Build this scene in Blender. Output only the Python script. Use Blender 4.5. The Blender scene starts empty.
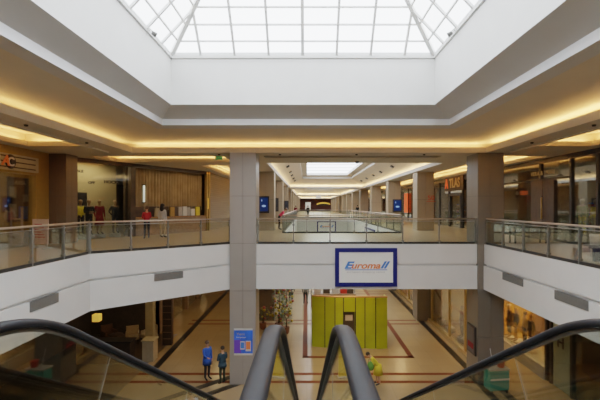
import bpy, bmesh, math, random
from mathutils import Vector, Matrix
random.seed(7)
C = bpy.context.scene.collection
EY = 7.68                 # eye height above lower floor
UF = 6.03                 # upper floor
UC = EY + 2.30            # upper ceiling
LC = EY - 3.60            # underside of the upper slab
CX, CY, F = 307.0, 206.0, 410.0
PI = math.pi
def P(px, py, Y): return Vector(((px-CX)/F*Y, Y, EY-(py-CY)/F*Y))
def Yx(px, X): return X*F/(px-CX)

# ---------------------------------------------------------------- materials
def mat(name, col, rough=0.6, metal=0.0, var=0.06, scale=6.0, emit=None, es=0.0, bump=0.0, spec=None):
    m = bpy.data.materials.new(name); m.use_nodes = True
    nt = m.node_tree; b = nt.nodes['Principled BSDF']
    b.inputs['Roughness'].default_value = rough
    b.inputs['Metallic'].default_value = metal
    if spec is not None: b.inputs['Specular IOR Level'].default_value = spec
    tc = nt.nodes.new('ShaderNodeTexCoord')
    nz = nt.nodes.new('ShaderNodeTexNoise'); nz.inputs['Scale'].default_value = scale; nz.inputs['Detail'].default_value = 4
    nt.links.new(tc.outputs['Object'], nz.inputs['Vector'])
    cr = nt.nodes.new('ShaderNodeValToRGB')
    cr.color_ramp.elements[0].position = 0.3; cr.color_ramp.elements[1].position = 0.7
    cr.color_ramp.elements[0].color = tuple(max(0, c*(1-var)) for c in col)+(1,)
    cr.color_ramp.elements[1].color = tuple(min(1, c*(1+var)) for c in col)+(1,)
    nt.links.new(nz.outputs['Fac'], cr.inputs['Fac'])
    nt.links.new(cr.outputs['Color'], b.inputs['Base Color'])
    if emit:
        b.inputs['Emission Color'].default_value = tuple(emit)+(1,)
        b.inputs['Emission Strength'].default_value = es
    if bump:
        bp = nt.nodes.new('ShaderNodeBump'); bp.inputs['Strength'].default_value = bump
        nt.links.new(nz.outputs['Fac'], bp.inputs['Height']); nt.links.new(bp.outputs['Normal'], b.inputs['Normal'])
    return m
def brick_mat(name, c1, c2, mortar, bw, bh, ms, rough=0.3, axis='XY', offset=0.5, spec=0.5):
    m = bpy.data.materials.new(name); m.use_nodes = True
    nt = m.node_tree; b = nt.nodes['Principled BSDF']; b.inputs['Roughness'].default_value = rough
    b.inputs['Specular IOR Level'].default_value = spec
    g = nt.nodes.new('ShaderNodeNewGeometry')
    sp = nt.nodes.new('ShaderNodeSeparateXYZ'); cb = nt.nodes.new('ShaderNodeCombineXYZ')
    nt.links.new(g.outputs['Position'], sp.inputs[0])
    nt.links.new(sp.outputs[axis[0]], cb.inputs['X']); nt.links.new(sp.outputs[axis[1]], cb.inputs['Y'])
    t = nt.nodes.new('ShaderNodeTexBrick'); t.offset = offset
    t.inputs['Color1'].default_value = tuple(c1)+(1,); t.inputs['Color2'].default_value = tuple(c2)+(1,)
    t.inputs['Mortar'].default_value = tuple(mortar)+(1,)
    t.inputs['Scale'].default_value = 1; t.inputs['Brick Width'].default_value = bw; t.inputs['Row Height'].default_value = bh
    t.inputs['Mortar Size'].default_value = ms
    nt.links.new(cb.outputs[0], t.inputs['Vector']); nt.links.new(t.outputs['Color'], b.inputs['Base Color'])
    return m
def glass_mat(name, tint, refl=0.35, base=0.03):
    m = bpy.data.materials.new(name); m.use_nodes = True
    nt = m.node_tree; nt.nodes.remove(nt.nodes['Principled BSDF'])
    out = nt.nodes['Material Output']
    tr = nt.nodes.new('ShaderNodeBsdfTransparent'); tr.inputs['Color'].default_value = tuple(tint)+(1,)
    gl = nt.nodes.new('ShaderNodeBsdfGlossy'); gl.inputs['Roughness'].default_value = 0.02
    gl.inputs['Color'].default_value = (0.95, 0.97, 0.96, 1)
    lw = nt.nodes.new('ShaderNodeFresnel'); lw.inputs['IOR'].default_value = 1.5
    mp = nt.nodes.new('ShaderNodeMath'); mp.operation = 'MULTIPLY_ADD'; mp.use_clamp = True
    mp.inputs[1].default_value = refl; mp.inputs[2].default_value = base
    nt.links.new(lw.outputs['Fac'], mp.inputs[0])
    mx = nt.nodes.new('ShaderNodeMixShader')
    nt.links.new(mp.outputs[0], mx.inputs['Fac']); nt.links.new(tr.outputs[0], mx.inputs[1]); nt.links.new(gl.outputs[0], mx.inputs[2])
    nt.links.new(mx.outputs[0], out.inputs['Surface'])
    return m
M = {}
M['white'] = mat('white_plaster', (0.72, 0.715, 0.70), 0.7, var=0.02, scale=1.5)
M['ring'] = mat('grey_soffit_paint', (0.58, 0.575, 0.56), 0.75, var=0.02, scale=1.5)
M['cream'] = mat('cream_ceiling_paint', (0.66, 0.58, 0.45), 0.8, var=0.03, scale=1.2)
M['cream2'] = mat('pale_cream_paint', (0.76, 0.69, 0.57), 0.8, var=0.03, scale=1.2)
M['ceil'] = mat('ceiling_paint', (0.54, 0.49, 0.40), 0.8, var=0.03, scale=1.2)
M['lip'] = mat('bright_white_lip', (0.86, 0.87, 0.89), 0.6, var=0.01)
M['columnr'] = mat('shaded_metal_cladding', (0.20, 0.175, 0.145), 0.42, metal=0.3, var=0.03, scale=2)  # darkened copy of the grey cladding, dimmer light on the right put into colour
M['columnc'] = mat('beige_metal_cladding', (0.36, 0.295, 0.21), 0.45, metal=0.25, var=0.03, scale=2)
M['slot'] = mat('dark_slot', (0.16, 0.13, 0.09), 0.8)
M['floor'] = brick_mat('beige_polished_tile', (0.37, 0.27, 0.15), (0.35, 0.255, 0.14), (0.31, 0.225, 0.12), 0.9, 0.9, 0.008, 0.22, offset=0.0)
M['ufloor'] = brick_mat('pale_polished_tile', (0.40, 0.31, 0.18), (0.375, 0.29, 0.165), (0.32, 0.245, 0.135), 0.9, 0.9, 0.010, 0.32, offset=0.0, spec=0.35)
M['brown'] = mat('brown_inlay', (0.15, 0.045, 0.018), 0.55, spec=0.06)
M['black'] = mat('black_inlay', (0.022, 0.018, 0.014), 0.4, spec=0.2)
M['column'] = mat('grey_metal_cladding', (0.38, 0.355, 0.325), 0.42, metal=0.35, var=0.03, scale=2)
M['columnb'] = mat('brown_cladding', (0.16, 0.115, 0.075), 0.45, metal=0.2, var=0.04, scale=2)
M['core'] = mat('dark_joint', (0.09, 0.085, 0.08), 0.7)
M['steel'] = mat('brushed_steel', (0.42, 0.42, 0.40), 0.35, metal=0.8, var=0.03)
M['post'] = mat('dull_steel_post', (0.23, 0.23, 0.21), 0.4, metal=0.6, var=0.03)
M['frost'] = mat('frosted_green_glass', (0.30, 0.34, 0.25), 0.35)
M['rail'] = mat('warm_steel_rail', (0.55, 0.46, 0.37), 0.35, metal=0.5, var=0.03)
M['dark'] = mat('dark_metal', (0.035, 0.032, 0.03), 0.4, metal=0.3)
M['rubber'] = mat('black_rubber', (0.016, 0.017, 0.020), 0.42, var=0.1, scale=20, spec=0.09)
M['glass'] = glass_mat('green_tinted_glass', (0.92, 0.94, 0.90), 0.30, 0.01)
M['eglass'] = glass_mat('smoky_glass', (0.83, 0.85, 0.80), 0.36, 0.01)
M['shopglass'] = glass_mat('shop_glass', (0.90, 0.91, 0.88), 0.55, 0.02)
M['sky'] = glass_mat('skylight_glass', (0.96, 0.98, 1.0), 0.15, 0.0)
M['blue'] = mat('blue_frame_paint', (0.008, 0.014, 0.15), 0.35)
M['panelw'] = mat('white_sign_panel', (0.88, 0.88, 0.85), 0.4, var=0.01)
M['ltblue'] = mat('blue_lettering', (0.05, 0.20, 0.62), 0.4)
M['ltorange'] = mat('orange_lettering', (0.80, 0.20, 0.06), 0.4)
M['ltgrey'] = mat('grey_lettering', (0.5, 0.5, 0.5), 0.4)
M['lime'] = mat('lime_panel', (0.30, 0.35, 0.008), 0.35, var=0.10, scale=1.2)
M['wood'] = mat('orange_wood', (0.38, 0.18, 0.05), 0.5, var=0.15)
M['gold'] = mat('gold_ochre_wall', (0.34, 0.21, 0.045), 0.6, var=0.06)
M['goldmetal'] = mat('gold_metal', (0.60, 0.44, 0.18), 0.3, metal=0.7)
M['darkwood'] = mat('dark_wood', (0.055, 0.035, 0.022), 0.5, var=0.2)
M['midwood'] = mat('mid_wood', (0.26, 0.17, 0.09), 0.5, var=0.2)
M['curtain'] = mat('brown_drape', (0.33, 0.245, 0.14), 0.8, var=0.25, scale=1.5)
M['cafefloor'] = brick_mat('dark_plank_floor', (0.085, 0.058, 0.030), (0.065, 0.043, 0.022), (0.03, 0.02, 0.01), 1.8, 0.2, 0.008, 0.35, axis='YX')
M['stone'] = brick_mat('layered_stone', (0.25, 0.20, 0.125), (0.20, 0.16, 0.10), (0.15, 0.12, 0.08), 2.4, 0.14, 0.012, 0.5, axis='YZ')
M['tan'] = mat('tan_panel', (0.42, 0.36, 0.22), 0.6)
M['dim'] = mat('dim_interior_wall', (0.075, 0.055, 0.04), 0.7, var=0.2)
M['maroon'] = mat('maroon_wall', (0.10, 0.022, 0.014), 0.6)
M['yellow'] = mat('yellow_paint', (0.72, 0.56, 0.02), 0.45)
M['red'] = mat('red_paint', (0.62, 0.03, 0.02), 0.45)
M['redglow'] = mat('red_lit_panel', (0.8, 0.10, 0.03), 0.4, emit=(1, 0.14, 0.03), es=0.6)
M['teal'] = mat('teal_plastic', (0.03, 0.26, 0.22), 0.4)
M['grey'] = mat('grey_paint', (0.34, 0.33, 0.31), 0.5)
M['vent'] = mat('grey_vent', (0.15, 0.148, 0.14), 0.5)
M['ltgreyp'] = mat('light_grey', (0.62, 0.61, 0.58), 0.5)
M['screen'] = mat('blue_screen', (0.01, 0.03, 0.12), 0.15, emit=(0.02, 0.08, 0.45), es=0.18)
M['screenlit'] = mat('screen_graphic', (0.2, 0.4, 0.8), 0.2, emit=(0.35, 0.55, 1.0), es=0.8)
M['lampglow'] = mat('amber_shade', (0.9, 0.6, 0.1), 0.5, emit=(1, 0.55, 0.08), es=0.9)
M['whiteglow'] = mat('pale_lamp', (0.9, 0.9, 0.8), 0.4, emit=(0.85, 0.95, 0.8), es=1.0)
M['exit'] = mat('exit_green', (0.02, 0.25, 0.08), 0.4, emit=(0.05, 0.5, 0.15), es=0.25)
M['skin'] = mat('skin', (0.45, 0.25, 0.16), 0.55)
M['hair'] = mat('black_hair', (0.018, 0.012, 0.01), 0.5)
M['brhair'] = mat('brown_hair', (0.09, 0.045, 0.025), 0.5)
M['shoe'] = mat('dark_shoe', (0.02, 0.018, 0.016), 0.4)
M['cblue'] = mat('blue_cloth', (0.03, 0.11, 0.52), 0.8)
M['cteal'] = mat('dark_teal_cloth', (0.02, 0.05, 0.075), 0.8)
M['cdark'] = mat('dark_trousers', (0.022, 0.022, 0.026), 0.8)
M['cgreen'] = mat('dark_green_cloth', (0.03, 0.04, 0.025), 0.8)
M['cred'] = mat('red_cloth', (0.40, 0.02, 0.03), 0.8)
M['cdred'] = mat('dark_red_cloth', (0.20, 0.012, 0.02), 0.8)
M['cpink'] = mat('pink_cloth', (0.70, 0.05, 0.12), 0.8)
M['cwhite'] = mat('white_cloth', (0.62, 0.57, 0.52), 0.8)
M['clblue'] = mat('light_blue_cloth', (0.40, 0.52, 0.68), 0.8)
M['cyellow'] = mat('yellow_cloth', (0.60, 0.50, 0.03), 0.8)
M['clgreen'] = mat('green_cloth', (0.10, 0.24, 0.03), 0.8)
M['cbrown'] = mat('brown_cloth', (0.12, 0.06, 0.03), 0.8)
M['cgold'] = mat('gold_cloth', (0.42, 0.25, 0.06), 0.7)
M['cbeige'] = mat('beige_cloth', (0.42, 0.34, 0.22), 0.8)
M['manq'] = mat('mannequin_plastic', (0.30, 0.19, 0.11), 0.4)
M['leaf'] = mat('leaf_green', (0.05, 0.11, 0.025), 0.6, var=0.4, scale=20)
M['fpink'] = mat('pink_petal', (0.36, 0.09, 0.07), 0.6)
M['fyellow'] = mat('yellow_petal', (0.45, 0.34, 0.03), 0.6)
M['fwhite'] = mat('white_petal', (0.36, 0.30, 0.22), 0.6)
M['terra'] = mat('terracotta', (0.20, 0.08, 0.04), 0.7)
M['posterb'] = mat('blue_poster', (0.02, 0.10, 0.50), 0.35, var=0.5, scale=2.5, emit=(0.02, 0.10, 0.6), es=0.22)
M['posterp'] = mat('purple_poster', (0.10, 0.04, 0.35), 0.35, emit=(0.1, 0.04, 0.4), es=0.2)
M['posterd'] = mat('dark_poster', (0.03, 0.032, 0.045), 0.3, var=0.5, scale=3)
M['postersk'] = mat('peach_print', (0.62, 0.34, 0.17), 0.4)
M['pod'] = mat('pale_poster', (0.55, 0.42, 0.36), 0.5)

# ---------------------------------------------------------------- mesh helpers
class MB:
    def __init__(s): s.v = []; s.f = []; s.m = []; s.sm = []
    def add(s, vs, fs, mi=0, smooth=False):
        o = len(s.v); s.v += [tuple(v) for v in vs]
        for f in fs: s.f.append(tuple(i+o for i in f)); s.m.append(mi); s.sm.append(smooth)
        return s
    def box(s, x0, x1, y0, y1, z0, z1, mi=0, top=None, bot=None):
        vs = [(x0,y0,z0),(x1,y0,z0),(x1,y1,z0),(x0,y1,z0),(x0,y0,z1),(x1,y0,z1),(x1,y1,z1),(x0,y1,z1)]
        s.add(vs, [(0,1,5,4),(1,2,6,5),(2,3,7,6),(3,0,4,7)], mi)
        s.add(vs, [(4,5,6,7)], mi if top is None else top); s.add(vs, [(3,2,1,0)], mi if bot is None else bot)
        return s
    def quad(s, a, b, c, d, mi=0): return s.add([a,b,c,d], [(0,1,2,3)], mi)
    def prism(s, pts, z0, z1, side=0, top=None, bot=None):
        n = len(pts); vs = [(x,y,z0) for x,y in pts]+[(x,y,z1) for x,y in pts]
        s.add(vs, [(i,(i+1)%n,(i+1)%n+n,i+n) for i in range(n)], side)
        s.add(vs, [tuple(range(n,2*n))], side if top is None else top)
        s.add(vs, [tuple(range(n-1,-1,-1))], side if bot is None else bot)
        return s
    def bar(s, a, b, w, h=None, mi=0):
        a = Vector(a); b = Vector(b); h = h or w; d = (b-a).normalized()
        up = Vector((0,0,1)) if abs(d.z) < 0.95 else Vector((0,1,0))
        sx = d.cross(up).normalized()*w/2; sz = sx.cross(d).normalized()*h/2
        vs = [p+q for p in (a,b) for q in (-sx-sz, sx-sz, sx+sz, -sx+sz)]
        return s.add(vs, [(0,1,5,4),(1,2,6,5),(2,3,7,6),(3,0,4,7),(4,5,6,7),(3,2,1,0)], mi)
    def tube(s, pts, r, n=10, mi=0, cap=True):
        pts = [Vector(p) for p in pts]; vs = []; fs = []
        rs = r if isinstance(r, (list, tuple)) else [r]*len(pts)
        for i, p in enumerate(pts):
            d = (pts[min(i+1,len(pts)-1)]-pts[max(i-1,0)]).normalized()
            up = Vector((0,0,1)) if abs(d.z) < 0.9 else Vector((0,1,0))
            a = d.cross(up).normalized(); b = a.cross(d).normalized()
            for k in range(n):
                t = 2*PI*k/n; vs.append(p+a*math.cos(t)*rs[i]+b*math.sin(t)*rs[i])
        for i in range(len(pts)-1):
            for k in range(n): fs.append((i*n+k, i*n+(k+1)%n, (i+1)*n+(k+1)%n, (i+1)*n+k))
        if cap: fs += [tuple(range(n-1,-1,-1)), tuple(range((len(pts)-1)*n, len(pts)*n))]
        return s.add(vs, fs, mi, True)
    def sweep_yz(s, path, prof, mi=0):
        # path (x,y,z) in the YZ plane, prof list of (dx, dn)
        vs = []; fs = []; n = len(prof)
        pts = [Vector(p) for p in path]
        for i, p in enumerate(pts):
            d = (pts[min(i+1,len(pts)-1)]-pts[max(i-1,0)]).normalized()
            nn = Vector((0,-d.z,d.y))
            for dx, dn in prof: vs.append(p+Vector((dx,0,0))+nn*dn)
        for i in range(len(pts)-1):
            for k in range(n): fs.append((i*n+k, i*n+(k+1)%n, (i+1)*n+(k+1)%n, (i+1)*n+k))
        fs += [tuple(range(n-1,-1,-1)), tuple(range((len(pts)-1)*n, len(pts)*n))]
        return s.add(vs, fs, mi, True)
    def cyl(s, x, y, z0, z1, r, n=16, mi=0, r1=None):
        return s.lathe(x, y, [(r,z0),(r if r1 is None else r1,z1)], n, mi)
    def lathe(s, x, y, prof, n=16, mi=0):
        vs = []; fs = []
        for r, z in prof:
            for k in range(n): t = 2*PI*k/n; vs.append((x+r*math.cos(t), y+r*math.sin(t), z))
        for i in range(len(prof)-1):
            for k in range(n): fs.append((i*n+k, i*n+(k+1)%n, (i+1)*n+(k+1)%n, (i+1)*n+k))
        fs += [tuple(range(n-1,-1,-1)), tuple(range((len(prof)-1)*n, len(prof)*n))]
        return s.add(vs, fs, mi, n > 8)
    def ball(s, c, r, mi=0, nu=10, nv=7):
        c = Vector(c); rx, ry, rz = r if isinstance(r, (tuple, list)) else (r,r,r)
        vs = [c+Vector((0,0,-rz))]; fs = []
        for j in range(1, nv):
            a = -PI/2+PI*j/nv
            for k in range(nu):
                t = 2*PI*k/nu; vs.append(c+Vector((rx*math.cos(a)*math.cos(t), ry*math.cos(a)*math.sin(t), rz*math.sin(a))))
        vs.append(c+Vector((0,0,rz))); L = len(vs)-1
        for k in range(nu): fs.append((0, 1+(k+1)%nu, 1+k)); fs.append((L, L-nu+k, L-nu+(k+1)%nu))
        for j in range(nv-2):
            for k in range(nu):
                a = 1+j*nu; b = a+nu; fs.append((a+k, a+(k+1)%nu, b+(k+1)%nu, b+k))
        return s.add(vs, fs, mi, True)
    def mesh(s, name, mats):
        me = bpy.data.meshes.new(name); me.from_pydata(s.v, [], s.f)
        for m in (mats if isinstance(mats, (list, tuple)) else [mats]): me.materials.append(m)
        me.polygons.foreach_set('material_index', s.m); me.polygons.foreach_set('use_smooth', s.sm); me.update()
        return me
    def build(s, name, mats, parent=None, bevel=0):
        o = bpy.data.objects.new(name, s.mesh(name, mats)); C.objects.link(o)
        if parent: o.parent = parent
        if bevel:
            b = o.modifiers.new('bevel', 'BEVEL'); b.width = bevel; b.segments = 2; b.limit_method = 'ANGLE'
        return o
def tag(o, label=None, cat=None, group=None, kind=None):
    if label: o['label'] = label
    if cat: o['category'] = cat
    if group: o['group'] = group
    if kind: o['kind'] = kind
    return o
def struct(name, mb, mats, label=None, cat=None):
    o = mb.build(name, mats); return tag(o, label, cat, kind='structure')
def thing(name, label, cat, loc=(0,0,0), rz=0, group=None):
    o = bpy.data.objects.new(name, None); C.objects.link(o); o.location = loc; o.rotation_euler = (0,0,rz); o.empty_display_size = 0.1
    return tag(o, label, cat, group)
def dup(root, loc, rz=None, label=None, group=None):
    r = root.copy(); C.objects.link(r); r.location = loc
    if rz is not None: r.rotation_euler = (0,0,rz)
    if label: r['label'] = label
    if group: r['group'] = group
    for ch in list(root.children):
        c = ch.copy(); C.objects.link(c); c.parent = r
        for g in list(ch.children):
            d = g.copy(); C.objects.link(d); d.parent = c
    return r
def text(name, s, size, mat_, parent, loc, rot, shear=0, ext=0.012, sx=1.0, bold=0.0, align='CENTER'):
    cu = bpy.data.curves.new(name, 'FONT'); cu.body = s; cu.size = size; cu.shear = shear; cu.extrude = ext; cu.offset = bold
    cu.align_x = align; cu.align_y = 'CENTER'
    tmp = bpy.data.objects.new('tmp', cu); C.objects.link(tmp)
    dg = bpy.context.evaluated_depsgraph_get()
    me = bpy.data.meshes.new_from_object(tmp.evaluated_get(dg)); bpy.data.objects.remove(tmp); bpy.data.curves.remove(cu)
    me.materials.clear(); me.materials.append(mat_); me.name = name
    o = bpy.data.objects.new(name, me); C.objects.link(o); o.location = loc; o.rotation_euler = rot; o.scale = (sx,1,1)
    if parent: o.parent = parent
    return o
def area(name, loc, sx, sy, power, col, rot):
    l = bpy.data.lights.new(name, 'AREA'); l.shape = 'RECTANGLE'; l.size = sx; l.size_y = sy; l.energy = power; l.color = col
    o = bpy.data.objects.new(name, l); C.objects.link(o); o.location = loc; o.rotation_euler = rot
    return o
def point(name, loc, power, col, r=0.15):
    l = bpy.data.lights.new(name, 'POINT'); l.energy = power; l.color = col; l.shadow_soft_size = r
    o = bpy.data.objects.new(name, l); C.objects.link(o); o.location = loc
    return o
WARM = (1.0, 0.52, 0.16); WARM2 = (1.0, 0.68, 0.34)

# ================================================================= SETTING: floors
LX, RX, BY, BYB = -7.45, 7.65, 17.8, 25.0       # void edges
VX0, VX1, FY = -1.4, 5.7, 58.0                  # corridor void
lf = MB().box(-22, 22, -12, 136, -0.3, 0.0)
struct('floor', lf, M['floor'])
def strip(pts, w, z=0.004, mi=0, mb=None):
    mb = mb or MB()
    for a, b in zip(pts[:-1], pts[1:]):
        a = Vector((*a,0)); b = Vector((*b,0)); d = (b-a).normalized(); n = Vector((-d.y,d.x,0))*w/2; d = d*w*0.5
        mb.prism([(a-d+n)[:2], (b+d+n)[:2], (b+d-n)[:2], (a-d-n)[:2]][::-1], 0.0005, z)
    return mb
bs = MB()
for y in (18.75, 17.9, 27.55, 26.7, 36.7, 35.85): strip([(-7.6,y),(7.2,y)], 0.24, 0.003, mb=bs)
strip([(-0.1,60),(-0.1,20.85),(5.3,20.85),(5.3,60)], 0.26, 0.005, mb=bs)
struct('trim_1', bs, M['brown'], 'brown stone lines inlaid in the lower floor')
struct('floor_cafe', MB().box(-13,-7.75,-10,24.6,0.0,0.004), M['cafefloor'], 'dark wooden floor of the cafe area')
ks = MB()
strip([(7.6,60),(7.6,19.2),(7.45,18.9),(7.45,10)], 0.34, 0.006, mb=ks)
strip([(8.15,17.6),(8.15,10)], 0.34, 0.006, mb=ks)
strip([(-7.2,60),(-7.2,19.6)], 0.34, 0.006, mb=ks)
strip([(-3.5,18.35),(-7.4,14.6),(-7.4,8)], 0.34, 0.007, mb=ks)
strip([(-2.9,17.8),(-6.4,14.45)], 0.34, 0.007, mb=ks)
struct('trim_2', ks, M['black'], 'black stone bands inlaid in the lower floor')

# upper slabs in three layers (a thin shadow groove in the fascia)
def slab(name, polyf, label):
    mb = MB()
    mb.prism(polyf(0), EY-2.50, UF, 0, 1, 0)
    mb.prism(polyf(0.10), EY-2.58, EY-2.50, 0)
    mb.prism(polyf(-0.025), LC, EY-2.58, 0, 0, 2)
    return struct(name, mb, [M['white'], M['ufloor'], M['ceil']], label)
CH = (-3.30, BY)
slab('floor_upper_left', lambda i: [(-20,-10),(LX-i,-10),(LX-i,14.05+i*0.4),(CH[0]-i*0.4,BY+i),(VX0-.001,BY+i),(VX0,FY-.001),(-20,FY-.001)], 'upper gallery floor with white edge, left side')
slab('floor_upper_right', lambda i: [(RX+i,-10),(20,-10),(20,FY-.001),(VX1,FY-.001),(VX1+.001,BY+i),(RX+i,BY+i)], 'upper gallery floor with white edge, right side')
slab('floor_upper_bridge', lambda i: [(VX0,BY+i),(VX1,BY+i),(VX1,BYB),(VX0,BYB)], 'footbridge floor with white edge')
slab('floor_upper_far', lambda i: [(-20,FY+i),(20,FY+i),(20,134),(-20,134)], 'far mall floor with white edge')
# escalator landing under the camera
struct('floor_upper_landing', MB().box(LX+.001, RX-.001, -10, 1.55, EY-3.6, UF, 0, 1, 2), [M['white'], M['ufloor'], M['ceil']], 'landing floor at the top of the escalators')

# ================================================================= columns
def column(x0, x1, y0, y1, z0, z1, m, label, cap=True):
    mb = MB(); g = 0.012; xm = (x0+x1)/2; ym = (y0+y1)/2
    mb.box(x0+.03, x1-.03, y0+.03, y1-.03, z0, z1, 1)
    seams = [z0]; z = EY+0.43-2.04*6
    while z < z1-.1:
        if z > z0+.1: seams.append(z)
        z += 2.04
    seams.append(z1)
    for a, b in zip(seams[:-1], seams[1:]):
        for (u0,u1) in ((x0,xm),(xm,x1)):
            mb.box(u0+g/2 if u0>x0 else u0, u1-g/2 if u1<x1 else u1, y0, y0+.05, a+g/2, b-g/2, 0)
            mb.box(u0+g/2 if u0>x0 else u0, u1-g/2 if u1<x1 else u1, y1-.05, y1, a+g/2, b-g/2, 0)
        for (u0,u1) in ((y0+.05,ym),(ym,y1-.05)):
            for (p,q) in ((x0,x0+.05),(x1-.05,x1)):
                mb.box(p, q, u0+g/2, u1-g/2, a+g/2, b-g/2, 0)
    return struct('column', mb, [m, M['core']], label, 'column')
L0, L1, R0, R1 = -3.32, -2.20, 7.38, 8.50
column(L0, L1, 17.62, 18.85, 0, UC, M['column'], 'tall grey metal clad column with blue poster at the bridge')
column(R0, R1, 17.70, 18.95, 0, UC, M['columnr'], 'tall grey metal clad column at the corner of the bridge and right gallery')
for k in range(1, 12):
    y = 17.7+9.75*k
    for a, b, s in ((L0,L1,'left'),(R0,R1,'right')):
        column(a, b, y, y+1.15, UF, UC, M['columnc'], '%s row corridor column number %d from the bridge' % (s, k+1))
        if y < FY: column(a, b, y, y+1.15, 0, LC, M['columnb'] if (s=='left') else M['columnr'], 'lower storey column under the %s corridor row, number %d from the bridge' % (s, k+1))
column(-11.35, -10.55, 17.95, 18.85, UF, UC, M['columnb'], 'dark brown pier between the ochre shop front and the tan shop window')

# ================================================================= ceiling
XA, XB, YA, YB = -7.50, 7.68, -5.0, 17.62
HO=.03
holes = [(XA-HO,XB+HO,YA-HO,YB+HO)]
trays = [(-10.7,-8.55,-4,15.7,.42),(-9.9,-3.9,18.95,21.3,.38),(-6.0,-3.75,23.2,57,.42),(8.75,10.9,-4,15.7,.42),(8.95,11.1,18.9,57,.42),
         (-6.0,-3.75,60,128,.42),(8.95,11.1,60,128,.42)]
holes += [t[:4] for t in trays]
slots = [(-2.0,6.2,18.75,19.5)]; holes += slots
TX0, TX1 = -2.15, 7.25
tun = [(21.9,53.3),(57,90),(94,127)]
holes += [(TX0-HO,TX1+HO,a-HO,b+HO) for a,b in tun]
def plate_with_holes(mb, x0,x1,y0,y1,z0,z1, holes, mi=0):
    xs = sorted({x0,x1,*[h[0] for h in holes],*[h[1] for h in holes]}); ys = sorted({y0,y1,*[h[2] for h in holes],*[h[3] for h in holes]})
    for j in range(len(ys)-1):
        run = None
        for i in range(len(xs)-1):
            cx=(xs[i]+xs[i+1])/2; cy=(ys[j]+ys[j+1])/2
            solid = not any(h[0]<cx<h[1] and h[2]<cy<h[3] for h in holes)
            if solid: run = [xs[i] if run is None else run[0], xs[i+1]]
            if (not solid or i==len(xs)-2) and run:
                mb.box(run[0], run[1], ys[j], ys[j+1], z0, z1, mi); run=None
cm = MB(); plate_with_holes(cm, -20,20,-10,134, UC, UC+.10, holes)
struct('ceiling', cm, M['ceil'])
def ring(mb, rects):
    for (a, ma), (b, _) in zip(rects[:-1], rects[1:]):
        ca = [(a[0],a[2],a[4]),(a[1],a[2],a[4]),(a[1],a[3],a[4]),(a[0],a[3],a[4])]
        cb = [(b[0],b[2],b[4]),(b[1],b[2],b[4]),(b[1],b[3],b[4]),(b[0],b[3],b[4])]
        for i in range(4):
            j=(i+1)%4; mb.quad(ca[i], ca[j], cb[j], cb[i], ma)
SX0, SX1, SY0, SY1, SZ = -4.45, 4.18, -2.0, 13.4, EY+4.87
rm = MB()
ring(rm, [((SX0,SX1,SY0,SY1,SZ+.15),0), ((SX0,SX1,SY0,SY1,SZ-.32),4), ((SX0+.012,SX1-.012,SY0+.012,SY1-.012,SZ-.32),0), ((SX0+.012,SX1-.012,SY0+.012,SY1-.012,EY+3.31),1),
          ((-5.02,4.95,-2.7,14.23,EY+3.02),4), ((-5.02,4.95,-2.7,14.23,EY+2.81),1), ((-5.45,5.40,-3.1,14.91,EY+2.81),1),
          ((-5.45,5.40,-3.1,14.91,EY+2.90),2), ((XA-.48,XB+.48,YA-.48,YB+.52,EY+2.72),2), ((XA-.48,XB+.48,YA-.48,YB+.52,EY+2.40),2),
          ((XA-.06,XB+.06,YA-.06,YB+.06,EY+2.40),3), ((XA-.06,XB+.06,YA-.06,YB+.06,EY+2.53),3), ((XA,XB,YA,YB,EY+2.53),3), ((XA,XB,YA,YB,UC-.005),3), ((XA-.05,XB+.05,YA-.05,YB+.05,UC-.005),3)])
struct('ceiling_well', rm, [M['white'], M['ring'], M['cream'], M['cream2'], M['lip']], 'stepped white and cream ceiling well around the skylight')
# thin moulding under the side galleries
ml = MB()
for x0,x1 in ((-8.44,-8.36),(8.55,8.63)): ml.box(x0,x1,-4,17.3,UC-.05,UC+.0)
struct('trim_3', ml, M['cream2'])
# trays
tm = MB()
for x0,x1,y0,y1,h in trays:
    o = .32; z0=UC+.10; z1=UC+.10+h
    ring(tm, [((x0-o,x1+o,y0-o,y1+o,z0),0), ((x0-o,x1+o,y0-o,y1+o,z1),0)])
    tm.quad((x0-o,y0-o,z1),(x1+o,y0-o,z1),(x1+o,y1+o,z1),(x0-o,y1+o,z1),0)
    ring(tm, [((x0,x1,y0,y1,z0),1), ((x0,x1,y0,y1,z0+.08),1), ((x0-.04,x1+.04,y0-.04,y1+.04,z0+.08),1), ((x0-.04,x1+.04,y0-.04,y1+.04,z0),1)])
for x0,x1,y0,y1 in slots:
    z0=UC+.10; z1=UC+.5
    ring(tm, [((x0,x1,y0,y1,z0),2), ((x0,x1,y0,y1,z1),2)]); tm.quad((x0,y0,z1),(x1,y0,z1),(x1,y1,z1),(x0,y1,z1),2)
struct('ceiling_trays', tm, [M['cream'], M['cream2'], M['slot']], 'recessed cream ceiling coffers over the galleries')
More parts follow.
